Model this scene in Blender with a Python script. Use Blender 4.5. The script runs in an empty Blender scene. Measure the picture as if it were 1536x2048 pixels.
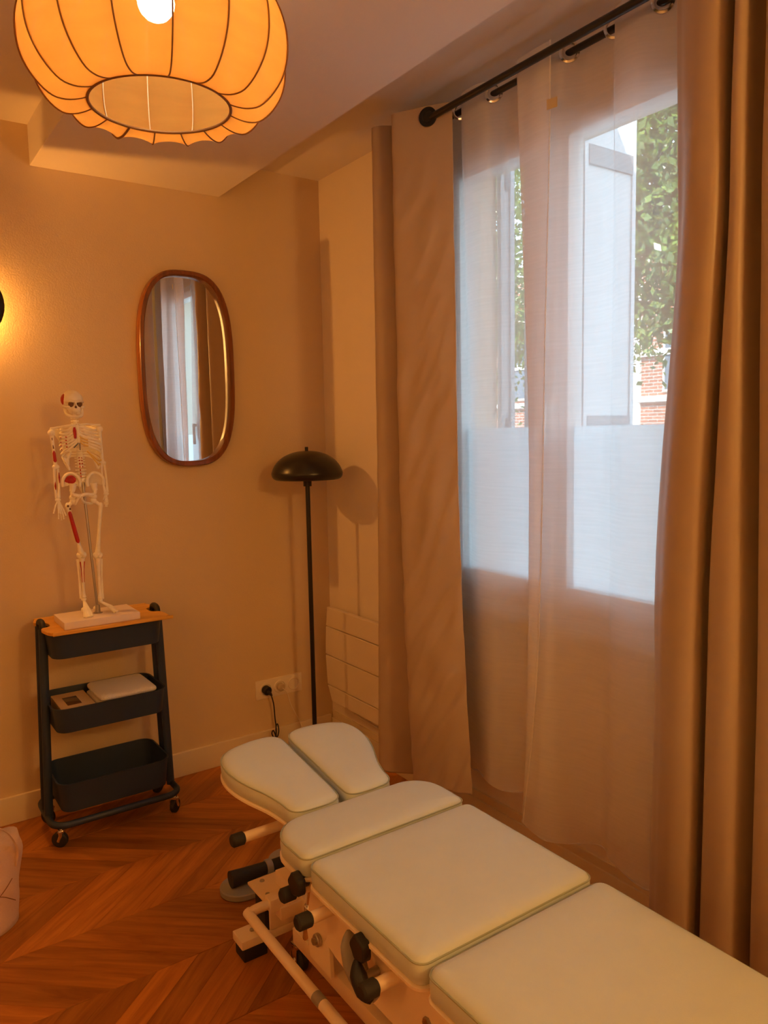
import bpy, bmesh, math, random
import numpy as np
from mathutils import Vector, Matrix, noise

R_ = random.Random(7)
PI = math.pi
SC = bpy.context.scene
COL = SC.collection

# ------------------------------------------------------------------ camera
H_CAM = 1.38
CR = ((0.8216, 0.0751, -0.5651), (-0.5697, 0.0741, -0.8185), (-0.0196, 0.9944, 0.1037))
cx_, cy_, cz_ = [Vector((CR[0][i], CR[1][i], CR[2][i])) for i in range(3)]
cd = bpy.data.cameras.new('camera'); cam = bpy.data.objects.new('camera', cd); COL.objects.link(cam)
cd.sensor_fit = 'VERTICAL'; cd.sensor_height = 36.0; cd.lens = 1535 / 2048 * 36
cd.clip_start = 0.02; cd.clip_end = 200
m3 = Matrix(CR)
m4 = m3.to_4x4(); m4.translation = (0, 0, H_CAM)
cam.matrix_world = m4
SC.camera = cam

# ------------------------------------------------------------------ light and exposure
SC.view_settings.view_transform = 'Standard'
SC.view_settings.look = 'None'
SC.view_settings.gamma = 1.0
SC.view_settings.use_curve_mapping = False
SC.view_settings.exposure = 0.0
try:
    SC.cycles.use_denoising = True
    SC.cycles.max_bounces = 14
    SC.cycles.transparent_max_bounces = 24
    SC.cycles.transmission_bounces = 10
    SC.cycles.diffuse_bounces = 6
    SC.cycles.sample_clamp_indirect = 6
except Exception:
    pass
WARM_PENDANT = (1.0, 0.50, 0.125)
WARM_SCONCE = (1.0, 0.40, 0.07)
P_PENDANT = 56.0
P_SCONCE = 14.0
P_FILL = 12.0
FILL_GLOBE_STRENGTH = 92.0
SKY_STRENGTH = 4.7
SUN_STRENGTH = 14.0

world = bpy.data.worlds.new('world'); SC.world = world; world.use_nodes = True
wn = world.node_tree; bg = wn.nodes['Background']
wtc = wn.nodes.new('ShaderNodeTexCoord'); wsx = wn.nodes.new('ShaderNodeSeparateXYZ')
wcr = wn.nodes.new('ShaderNodeValToRGB')
wn.links.new(wtc.outputs['Generated'], wsx.inputs[0]); wn.links.new(wsx.outputs['Z'], wcr.inputs[0])
wcr.color_ramp.elements[0].position = 0.0; wcr.color_ramp.elements[0].color = (0.72, 0.90, 1.0, 1)
wcr.color_ramp.elements[1].position = 0.9; wcr.color_ramp.elements[1].color = (0.50, 0.74, 1.0, 1)
wn.links.new(wcr.outputs[0], bg.inputs[0]); bg.inputs[1].default_value = SKY_STRENGTH

sd = bpy.data.lights.new('sun', 'SUN'); sun = bpy.data.objects.new('sun', sd); COL.objects.link(sun)
sd.energy = SUN_STRENGTH; sd.angle = 0.01; sd.color = (1.0, 0.95, 0.86)
sun.rotation_euler = Vector((0.55, 0.30, -0.78)).to_track_quat('-Z', 'Y').to_euler()

# ------------------------------------------------------------------ tags and mesh helpers
def tag(o, label=None, cat=None, group=None, kind=None):
    if label: o['label'] = label
    if cat: o['category'] = cat
    if group: o['group'] = group
    if kind: o['kind'] = kind
    return o

def empty(name, loc, label, cat, group=None, rz=0.0):
    o = bpy.data.objects.new(name, None); COL.objects.link(o)
    o.location = loc; o.rotation_euler = (0, 0, rz); o.empty_display_size = 0.05
    return tag(o, label, cat, group)

def obj(name, bm, mat, parent=None, smooth=True, label=None, angle=40, world_space=True):
    """link a bmesh (in world coordinates) as ONE object; the parent's place is taken off"""
    bmesh.ops.recalc_face_normals(bm, faces=bm.faces)
    me = bpy.data.meshes.new(name); bm.to_mesh(me); bm.free()
    if smooth:
        me.polygons.foreach_set('use_smooth', [True] * len(me.polygons))
        try:
            me.set_sharp_from_angle(angle=math.radians(angle))
        except Exception:
            pass
    if mat: me.materials.append(mat)
    o = bpy.data.objects.new(name, me); COL.objects.link(o)
    if parent is not None:
        o.parent = parent
        if world_space:
            root = parent
            M = Matrix.Identity(4)
            chain = []
            while root is not None:
                chain.append(root); root = root.parent
            for c in reversed(chain):
                M = M @ c.matrix_basis
            o.matrix_basis = Matrix.Identity(4)
            me.transform(M.inverted())
    if label: o['label'] = label
    return o

def own_origin(o, loc):
    """a top-level mesh gets its origin at loc"""
    o.data.transform(Matrix.Translation(-Vector(loc))); o.location = loc
    return o

def box(bm, x0, x1, y0, y1, z0, z1, bev=0.0, seg=2):
    vs = [bm.verts.new((x, y, z)) for x in (x0, x1) for y in (y0, y1) for z in (z0, z1)]
    idx = [(0, 1, 3, 2), (4, 6, 7, 5), (0, 4, 5, 1), (2, 3, 7, 6), (0, 2, 6, 4), (1, 5, 7, 3)]
    fs = [bm.faces.new([vs[i] for i in f]) for f in idx]
    if bev > 0:
        es = list({e for f in fs for e in f.edges})
        bmesh.ops.bevel(bm, geom=es, offset=bev, segments=seg, affect='EDGES', profile=0.6)
    return vs

def obox(bm, c, ax, ay, az, sx, sy, sz, bev=0.0):
    """oriented box: centre c, axes, half sizes"""
    ax, ay, az = Vector(ax).normalized(), Vector(ay).normalized(), Vector(az).normalized()
    c = Vector(c)
    vs = [bm.verts.new(c + ax * sx * i + ay * sy * j + az * sz * k) for i in (-1, 1) for j in (-1, 1) for k in (-1, 1)]
    idx = [(0, 1, 3, 2), (4, 6, 7, 5), (0, 4, 5, 1), (2, 3, 7, 6), (0, 2, 6, 4), (1, 5, 7, 3)]
    fs = [bm.faces.new([vs[i] for i in f]) for f in idx]
    if bev > 0:
        es = list({e for f in fs for e in f.edges})
        bmesh.ops.bevel(bm, geom=es, offset=bev, segments=2, affect='EDGES', profile=0.6)

def tube(bm, pts, rad, seg=10, closed=False, cap=True, flat=1.0, up=None):
    pts = [Vector(p) for p in pts]; n = len(pts)
    rads = list(rad) if hasattr(rad, '__len__') else [rad] * n
    rings = []; prev = None
    for i in range(n):
        if closed: t = pts[(i + 1) % n] - pts[i - 1]
        else: t = pts[min(i + 1, n - 1)] - pts[max(i - 1, 0)]
        if t.length < 1e-9: t = Vector((0, 0, 1))
        t.normalize()
        if prev is None:
            a = Vector(up) if up else (Vector((0, 0, 1)) if abs(t.z) < 0.9 else Vector((1, 0, 0)))
            u = (a - t * a.dot(t)).normalized()
        else:
            u = (prev - t * prev.dot(t))
            if u.length < 1e-6: u = t.orthogonal()
            u.normalize()
        prev = u; v = t.cross(u)
        rings.append([bm.verts.new(pts[i] + (u * math.cos(2 * PI * k / seg) + v * math.sin(2 * PI * k / seg) * flat) * rads[i]) for k in range(seg)])
    m = n if closed else n - 1
    for i in range(m):
        a, b = rings[i], rings[(i + 1) % n]
        for k in range(seg):
            bm.faces.new((a[k], a[(k + 1) % seg], b[(k + 1) % seg], b[k]))
    if cap and not closed:
        bm.faces.new(rings[0][::-1]); bm.faces.new(rings[-1])

def lathe(bm, prof, c=(0, 0, 0), axis=(0, 0, 1), seg=32):
    axis = Vector(axis).normalized(); c = Vector(c)
    u = axis.orthogonal().normalized(); v = axis.cross(u)
    rings = []
    for r, z in prof:
        if r < 1e-6: rings.append([bm.verts.new(c + axis * z)])
        else: rings.append([bm.verts.new(c + axis * z + (u * math.cos(2 * PI * k / seg) + v * math.sin(2 * PI * k / seg)) * r) for k in range(seg)])
    for a, b in zip(rings, rings[1:]):
        if len(a) == 1 and len(b) == 1: continue
        for k in range(seg):
            if len(a) == 1: bm.faces.new((a[0], b[(k + 1) % seg], b[k]))
            elif len(b) == 1: bm.faces.new((a[k], a[(k + 1) % seg], b[0]))
            else: bm.faces.new((a[k], a[(k + 1) % seg], b[(k + 1) % seg], b[k]))

def cyl(bm, a, b, r, seg=16, bev=0.0):
    a, b = Vector(a), Vector(b); L = (b - a).length
    bv = min(bev, r * .5, L * .4)
    if bv > 0: prof = [(0, 0), (r - bv, 0), (r, bv), (r, L - bv), (r - bv, L), (0, L)]
    else: prof = [(0, 0), (r, 0), (r, L), (0, L)]
    lathe(bm, prof, a, b - a, seg)

def ball(bm, c, r, sx=1, sy=1, sz=1, u=14, v=10, M=None):
    mm = Matrix.Translation(c) @ (M if M else Matrix.Identity(4)) @ Matrix.Diagonal((r * sx, r * sy, r * sz, 1))
    return bmesh.ops.create_uvsphere(bm, u_segments=u, v_segments=v, radius=1, matrix=mm)['verts']

def torus(bm, c, axis, R, r, seg=24, rs=8):
    axis = Vector(axis).normalized(); u = axis.orthogonal().normalized(); v = axis.cross(u); c = Vector(c)
    tube(bm, [c + (u * math.cos(2 * PI * k / seg) + v * math.sin(2 * PI * k / seg)) * R for k in range(seg)], r, rs, closed=True, up=axis)

def catmull(pts, n=6, closed=False):
    pts = [Vector(p) for p in pts]; N = len(pts); out = []
    rng = N if closed else N - 1
    for i in range(rng):
        if closed: p0, p1, p2, p3 = pts[i - 1], pts[i], pts[(i + 1) % N], pts[(i + 2) % N]
        else: p0, p1, p2, p3 = pts[max(i - 1, 0)], pts[i], pts[i + 1], pts[min(i + 2, N - 1)]
        for k in range(n):
            t = k / n
            out.append(0.5 * ((2 * p1) + (p2 - p0) * t + (2 * p0 - 5 * p1 + 4 * p2 - p3) * t * t + (3 * p1 - p0 - 3 * p2 + p3) * t ** 3))
    if not closed: out.append(pts[-1].copy())
    return out

def rrect(x0, x1, y0, y1, r, n=6):
    """rounded rectangle outline, r one number or four (x0y0, x1y0, x1y1, x0y1)"""
    rs = r if hasattr(r, '__len__') else [r] * 4
    out = []
    for (cx, cy, a0, rr) in ((x0, y0, PI, rs[0]), (x1, y0, 1.5 * PI, rs[1]), (x1, y1, 0, rs[2]), (x0, y1, .5 * PI, rs[3])):
        px = cx + (rr if cx == x0 else -rr); py = cy + (rr if cy == y0 else -rr)
        for k in range(n + 1):
            a = a0 + (PI / 2) * k / n
            out.append((px + rr * math.cos(a), py + rr * math.sin(a)))
    return out

def inset(poly, d):
    n = len(poly); out = []
    for i in range(n):
        a, b, c = Vector(poly[i - 1]), Vector(poly[i]), Vector(poly[(i + 1) % n])
        t = (c - a)
        if t.length < 1e-9: t = Vector((1, 0))
        t.normalize(); nrm = Vector((-t.y, t.x))
        out.append(tuple(b + nrm * d))
    return out

def prism(bm, poly, z0, z1, bev=0.0, axis='z', off=0):
    """extrude an outline; axis says which coordinate the thickness runs along"""
    def P(p, z):
        return {'z': (p[0], p[1], z), 'y': (p[0], z, p[1]), 'x': (z, p[0], p[1])}[axis]
    area = sum(poly[i - 1][0] * poly[i][1] - poly[i][0] * poly[i - 1][1] for i in range(len(poly)))
    if area < 0: poly = poly[::-1]
    lv = [(inset(poly, bev), z0), (poly, z0 + bev), (poly, z1 - bev), (inset(poly, bev), z1)] if bev else [(poly, z0), (poly, z1)]
    rings = [[bm.verts.new(P(p, z)) for p in pl] for pl, z in lv]
    n = len(poly)
    for a, b in zip(rings, rings[1:]):
        for k in range(n): bm.faces.new((a[k], a[(k + 1) % n], b[(k + 1) % n], b[k]))
    bm.faces.new(rings[0][::-1]); bm.faces.new(rings[-1])

def BM(): return bmesh.new()

# ------------------------------------------------------------------ materials
def M(name, col, rough=0.6, metal=0.0, bump=0.0, bscale=60.0, var=0.0, vscale=6.0, stretch=(1, 1, 1), spec=0.5, coat=0.0, sheen=0.0):
    m = bpy.data.materials.new(name); m.use_nodes = True; nt = m.node_tree
    b = nt.nodes['Principled BSDF']
    b.inputs['Base Color'].default_value = (*col, 1); b.inputs['Roughness'].default_value = rough
    b.inputs['Metallic'].default_value = metal
    b.inputs['Specular IOR Level'].default_value = spec
    b.inputs['Coat Weight'].default_value = coat
    b.inputs['Sheen Weight'].default_value = sheen
    tc = nt.nodes.new('ShaderNodeTexCoord'); mp = nt.nodes.new('ShaderNodeMapping'); mp.inputs['Scale'].default_value = stretch
    nt.links.new(tc.outputs['Object'], mp.inputs[0])
    if var > 0:
        n = nt.nodes.new('ShaderNodeTexNoise'); n.inputs['Scale'].default_value = vscale; n.inputs['Detail'].default_value = 4
        nt.links.new(mp.outputs[0], n.inputs['Vector'])
        cr = nt.nodes.new('ShaderNodeValToRGB')
        cr.color_ramp.elements[0].position = .3; cr.color_ramp.elements[1].position = .7
        cr.color_ramp.elements[0].color = (*[c * (1 - var) for c in col], 1)
        cr.color_ramp.elements[1].color = (*[min(1, c * (1 + var)) for c in col], 1)
        nt.links.new(n.outputs['Fac'], cr.inputs[0]); nt.links.new(cr.outputs[0], b.inputs['Base Color'])
    if bump > 0:
        n2 = nt.nodes.new('ShaderNodeTexNoise'); n2.inputs['Scale'].default_value = bscale; n2.inputs['Detail'].default_value = 5
        nt.links.new(mp.outputs[0], n2.inputs['Vector'])
        bp = nt.nodes.new('ShaderNodeBump'); bp.inputs['Strength'].default_value = bump; bp.inputs['Distance'].default_value = 0.004
        nt.links.new(n2.outputs['Fac'], bp.inputs['Height']); nt.links.new(bp.outputs[0], b.inputs['Normal'])
    return m

def wood(name, c1, c2, rough=0.35, scale=1.0, rnd=0.25, coat=0.0, long_axis=0):
    """grain runs along the object's own x (or another axis); each object gets its own tone"""
    m = bpy.data.materials.new(name); m.use_nodes = True; nt = m.node_tree; N = nt.nodes; L = nt.links
    b = N['Principled BSDF']; b.inputs['Roughness'].default_value = rough; b.inputs['Coat Weight'].default_value = coat
    b.inputs['Specular IOR Level'].default_value = 0.35
    tc = N.new('ShaderNodeTexCoord'); oi = N.new('ShaderNodeObjectInfo')
    add = N.new('ShaderNodeVectorMath'); add.operation = 'ADD'
    sc = N.new('ShaderNodeVectorMath'); sc.operation = 'SCALE'; sc.inputs['Scale'].default_value = 37.0
    cmb = N.new('ShaderNodeCombineXYZ'); L.new(oi.outputs['Random'], cmb.inputs[0]); L.new(oi.outputs['Random'], cmb.inputs[1])
    L.new(cmb.outputs[0], sc.inputs[0]); L.new(tc.outputs['Object'], add.inputs[0]); L.new(sc.outputs[0], add.inputs[1])
    mp = N.new('ShaderNodeMapping'); s = [14.0 * scale] * 3; s[long_axis] = 1.3 * scale
    mp.inputs['Scale'].default_value = s; L.new(add.outputs[0], mp.inputs[0])
    n1 = N.new('ShaderNodeTexNoise'); n1.inputs['Scale'].default_value = 2.2; n1.inputs['Detail'].default_value = 8; n1.inputs['Roughness'].default_value = .62; n1.inputs['Distortion'].default_value = 0.9
    L.new(mp.outputs[0], n1.inputs['Vector'])
    cr = N.new('ShaderNodeValToRGB'); e = cr.color_ramp.elements
    e[0].position = .33; e[0].color = (*c2, 1); e[1].position = .66; e[1].color = (*c1, 1)
    L.new(n1.outputs['Fac'], cr.inputs[0])
    hs = N.new('ShaderNodeHueSaturation'); mr = N.new('ShaderNodeMapRange')
    mr.inputs['To Min'].default_value = 1 - rnd; mr.inputs['To Max'].default_value = 1 + rnd
    L.new(oi.outputs['Random'], mr.inputs['Value']); L.new(mr.outputs[0], hs.inputs['Value']); L.new(cr.outputs[0], hs.inputs['Color'])
    L.new(hs.outputs[0], b.inputs['Base Color'])
    bp = N.new('ShaderNodeBump'); bp.inputs['Strength'].default_value = .12; bp.inputs['Distance'].default_value = .002
    L.new(n1.outputs['Fac'], bp.inputs['Height']); L.new(bp.outputs[0], b.inputs['Normal'])
    return m

def sheet(name, col, transp, trans_w, rough=1.0, weave=900.0, slub=0.25, slub_scale=(3, 3, 60), tcol=None):
    """thin cloth: part of the light goes straight through the weave, part is scattered"""
    m = bpy.data.materials.new(name); m.use_nodes = True; nt = m.node_tree; N = nt.nodes; L = nt.links
    for n in list(N):
        if n.type != 'OUTPUT_MATERIAL': N.remove(n)
    out = [n for n in N if n.type == 'OUTPUT_MATERIAL'][0]
    d = N.new('ShaderNodeBsdfDiffuse'); d.inputs[0].default_value = (*col, 1)
    t = N.new('ShaderNodeBsdfTranslucent'); t.inputs[0].default_value = (*(tcol or col), 1)
    mx = N.new('ShaderNodeMixShader'); mx.inputs[0].default_value = trans_w
    L.new(d.outputs[0], mx.inputs[1]); L.new(t.outputs[0], mx.inputs[2])
    tr = N.new('ShaderNodeBsdfTransparent'); m2 = N.new('ShaderNodeMixShader')
    tc = N.new('ShaderNodeTexCoord'); mp = N.new('ShaderNodeMapping'); mp.inputs['Scale'].default_value = slub_scale
    L.new(tc.outputs['Object'], mp.inputs[0])
    ns = N.new('ShaderNodeTexNoise'); ns.inputs['Scale'].default_value = 3.0; ns.inputs['Detail'].default_value = 5
    L.new(mp.outputs[0], ns.inputs['Vector'])
    mr = N.new('ShaderNodeMapRange'); mr.inputs['From Min'].default_value = .3; mr.inputs['From Max'].default_value = .7
    mr.inputs['To Min'].default_value = max(0, transp * (1 - slub)); mr.inputs['To Max'].default_value = min(1, transp * (1 + slub))
    L.new(ns.outputs['Fac'], mr.inputs['Value']); L.new(mr.outputs[0], m2.inputs[0])
    L.new(mx.outputs[0], m2.inputs[1]); L.new(tr.outputs[0], m2.inputs[2]); L.new(m2.outputs[0], out.inputs[0])
    return m

def emit(name, col, s):
    m = bpy.data.materials.new(name); m.use_nodes = True; N = m.node_tree.nodes
    b = N['Principled BSDF']; b.inputs['Emission Color'].default_value = (*col, 1); b.inputs['Emission Strength'].default_value = s
    b.inputs['Base Color'].default_value = (0.8, 0.8, 0.8, 1)
    return m

def thin_glass(name, tint=(.93, .96, .97), gloss=.06):
    m = bpy.data.materials.new(name); m.use_nodes = True; nt = m.node_tree; N = nt.nodes; L = nt.links
    for n in list(N):
        if n.type != 'OUTPUT_MATERIAL': N.remove(n)
    out = [n for n in N if n.type == 'OUTPUT_MATERIAL'][0]
    t = N.new('ShaderNodeBsdfTransparent'); t.inputs[0].default_value = (*tint, 1)
    g = N.new('ShaderNodeBsdfGlossy'); g.inputs['Roughness'].default_value = .02
    mx = N.new('ShaderNodeMixShader'); mx.inputs[0].default_value = gloss
    L.new(t.outputs[0], mx.inputs[1]); L.new(g.outputs[0], mx.inputs[2]); L.new(mx.outputs[0], out.inputs[0])
    return m

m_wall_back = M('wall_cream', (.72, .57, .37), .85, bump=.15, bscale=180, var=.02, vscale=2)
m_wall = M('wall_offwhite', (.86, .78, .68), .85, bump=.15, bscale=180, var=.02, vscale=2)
m_ceil = M('ceiling_white', (.80, .74, .66), .9, bump=.1, bscale=180)
m_trim = M('trim_paint', (.80, .70, .52), .5)
m_plank = wood('oak_plank', (.50, .185, .030), (.29, .090, .012), .38, 1.0, .30)
m_sub = M('underfloor', (.10, .05, .02), .9, var=.1)
m_pvc = M('window_white', (.84, .84, .84), .35, var=.01)
m_glass = thin_glass('window_glass')
m_black = M('black_metal', (.012, .010, .010), .30, spec=.5, var=.1)
m_blackmat = M('black_plastic', (.014, .013, .014), .5, bump=.05)
m_rubber = M('black_rubber', (.02, .018, .018), .7, bump=.1)
m_chrome = M('chrome', (.75, .74, .72), .18, 1.0)
m_steel = M('steel', (.45, .43, .40), .3, 1.0, bump=.03)
m_trolley = M('slate_blue_steel', (.018, .034, .078), .5, var=.04, bump=.03)
m_tabletop = wood('bamboo_top', (.76, .42, .08), (.62, .31, .05), .4, 1.4, .02)
m_mirrorwood = wood('walnut', (.26, .085, .022), (.13, .038, .010), .3, 1.6, .02, coat=.15, long_axis=2)
m_mirror = M('mirror_glass', (.93, .93, .92), .005, 1.0)
m_bone = M('bone_plastic', (.96, .90, .76), .45, var=.06, vscale=40, bump=.1, bscale=200)
m_bonepaint = M('muscle_red', (.45, .012, .012), .45, var=.1, vscale=60)
m_bonedark = M('socket_shade_mark_brown', (.16, .08, .04), .8, var=.1)  # stands for shade in the skull's hollows; also colours dark muscle marks
m_cart = M('cartilage_yellow', (.78, .58, .18), .5, var=.05)
m_bluepaint = M('muscle_blue_grey', (.10, .12, .15), .5, var=.05)
m_basewhite = M('model_base_white', (.84, .74, .70), .4, var=.02)
m_leather = M('sage_vinyl', (.66, .74, .72), .46, bump=.10, bscale=420, var=.02, vscale=12, spec=.4)
m_pipe = M('sage_piping', (.36, .40, .30), .5, bump=.05)
m_tframe = M('ivory_powder_coat', (.92, .78, .58), .42, var=.03, vscale=8, bump=.04)
m_greyplate = M('grey_plate', (.30, .28, .25), .45, var=.05)
m_card = M('box_card', (.70, .52, .30), .6, var=.06)
m_film = M('box_window_film', (.12, .06, .03), .2)
m_towel = M('white_towel', (.84, .80, .76), .95, bump=.8, bscale=300, sheen=.3)
m_plastic = M('white_plastic', (.84, .76, .64), .4, var=.01)
m_radiator = M('radiator_white', (.83, .75, .63), .4, var=.01)
m_drape = M('satin_beige', (.49, .38, .28), .42, bump=.12, bscale=30, var=.03, vscale=10, spec=.55, sheen=.3)
m_drapedark = M('drape_lining', (.50, .38, .25), .7, bump=.1)
m_sheer = sheet('sheer_voile', (.95, .94, .94), .40, .30, slub=.05)
m_sheerhem = sheet('sheer_hem', (.88, .86, .85), .10, .5)
m_shade = sheet('cocoon_fabric', (.98, .60, .19), .20, .64, slub=.18, slub_scale=(2, 2, 14), tcol=(.95, .43, .07))
m_rib = M('shade_rib_brown', (.22, .10, .03), .6, var=.1)
m_bag = M('blush_cotton', (.66, .45, .33), .9, bump=.6, bscale=120, var=.05, sheen=.3)
m_bagline = M('bag_stitch_brown', (.20, .09, .04), .8, var=.1)
m_shutter = M('shutter_white', (.72, .73, .74), .6, var=.03)
m_shutterd = M('shutter_rail_grey', (.35, .35, .36), .6, var=.03)
m_bark = M('bark', (.13, .09, .06), .9, bump=.6, bscale=40, var=.3)
m_render = M('outside_render', (.62, .61, .60), .9, bump=.3, bscale=60, var=.05)
m_band = M('stone_band', (.85, .82, .76), .8, var=.04)
m_pave = M('street_asphalt', (.22, .22, .22), .95, bump=.3, var=.1)
m_film2 = sheet('frosted_film', (.88, .93, .95), .10, .85, slub=.1)

def brick_mat():
    m = bpy.data.materials.new('brick_facade'); m.use_nodes = True; nt = m.node_tree; N = nt.nodes; L = nt.links
    b = N['Principled BSDF']; b.inputs['Roughness'].default_value = .9
    tc = N.new('ShaderNodeTexCoord'); mp = N.new('ShaderNodeMapping'); mp.inputs['Rotation'].default_value = (0, 0, 0)
    sp = N.new('ShaderNodeSeparateXYZ'); cm = N.new('ShaderNodeCombineXYZ')
    L.new(tc.outputs['Object'], sp.inputs[0]); L.new(sp.outputs['Y'], cm.inputs[0]); L.new(sp.outputs['Z'], cm.inputs[1])
    br = N.new('ShaderNodeTexBrick'); br.inputs['Scale'].default_value = 1.0
    br.inputs['Color1'].default_value = (.50, .20, .12, 1); br.inputs['Color2'].default_value = (.38, .15, .09, 1); br.inputs['Mortar'].default_value = (.6, .55, .5, 1)
    br.inputs['Mortar Size'].default_value = .008; br.inputs['Brick Width'].default_value = .22; br.inputs['Row Height'].default_value = .07
    L.new(cm.outputs[0], br.inputs['Vector']); L.new(br.outputs['Color'], b.inputs['Base Color'])
    return m
m_brick = brick_mat()

def leaf_mat():
    m = bpy.data.materials.new('leaf_green'); m.use_nodes = True; nt = m.node_tree; N = nt.nodes; L = nt.links
    for n in list(N):
        if n.type != 'OUTPUT_MATERIAL': N.remove(n)
    out = [n for n in N if n.type == 'OUTPUT_MATERIAL'][0]
    tc = N.new('ShaderNodeTexCoord'); ns = N.new('ShaderNodeTexNoise'); ns.inputs['Scale'].default_value = 3.5
    L.new(tc.outputs['Object'], ns.inputs['Vector'])
    cr = N.new('ShaderNodeValToRGB'); e = cr.color_ramp.elements
    e[0].position = .35; e[0].color = (.10, .20, .04, 1); e[1].position = .65; e[1].color = (.30, .42, .08, 1)
    L.new(ns.outputs['Fac'], cr.inputs[0])
    d = N.new('ShaderNodeBsdfDiffuse'); t = N.new('ShaderNodeBsdfTranslucent'); L.new(cr.outputs[0], d.inputs[0]); L.new(cr.outputs[0], t.inputs[0])
    g = N.new('ShaderNodeBsdfGlossy'); g.inputs['Roughness'].default_value = .35
    mx = N.new('ShaderNodeMixShader'); mx.inputs[0].default_value = .45; L.new(d.outputs[0], mx.inputs[1]); L.new(t.outputs[0], mx.inputs[2])
    m2 = N.new('ShaderNodeMixShader'); m2.inputs[0].default_value = .08; L.new(mx.outputs[0], m2.inputs[1]); L.new(g.outputs[0], m2.inputs[2])
    L.new(m2.outputs[0], out.inputs[0])
    return m
m_leaf = leaf_mat()

# ------------------------------------------------------------------ the room
XL, XR, YF, YB, ZC = -1.5, 1.735, -1.9, 2.96, 2.456
WY0, WY1, WZ0, WZ1 = 1.08, 2.07, 0.80, 2.26          # window opening in the right wall
WT = 0.20

b = BM(); box(b, XL - .1, XR + .1, YF - .1, YB + .1, -.12, -.012)
floor = tag(obj('floor', b, m_sub, smooth=False), kind='structure', label='chevron oak parquet floor')
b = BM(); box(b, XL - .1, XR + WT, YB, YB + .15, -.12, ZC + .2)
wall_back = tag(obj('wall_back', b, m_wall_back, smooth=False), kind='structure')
b = BM(); box(b, XL - .15, XL, YF - .1, YB, -.12, ZC + .2)
tag(obj('wall_left', b, m_wall, smooth=False), kind='structure')
b = BM(); box(b, XL, XR, YF - .15, YF, -.12, ZC + .2)
tag(obj('wall_front', b, m_wall, smooth=False), kind='structure')
b = BM()
box(b, XR, XR + WT, YF - .1, WY0, -.12, ZC + .2); box(b, XR, XR + WT, WY1, YB, -.12, ZC + .2)
box(b, XR, XR + WT, WY0, WY1, -.12, WZ0); box(b, XR, XR + WT, WY0, WY1, WZ1, ZC + .2)
tag(obj('wall_right', b, m_wall, smooth=False), kind='structure')
b = BM(); box(b, XL, XR, YF, YB, ZC, ZC + .2)
tag(obj('ceiling', b, m_ceil, smooth=False), kind='structure')
b = BM(); box(b, .583, 1.278, YF, YB, 2.32, ZC, .002, 1)
tag(obj('trim_1', b, m_ceil, smooth=False), kind='structure', label='dropped ceiling beam running above the pendant')
b = BM(); box(b, XL, XR - .014, YB - .014, YB, 0, .100, .004)
tag(obj('baseboard_back', b, m_trim), kind='structure')
b = BM(); box(b, XR - .014, XR, YF, YB - .014, 0, .086, .003); box(b, XR - .009, XR, YF, YB - .014, .0865, .115, .002)
tag(obj('baseboard_right', b, m_trim), kind='structure')

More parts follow.
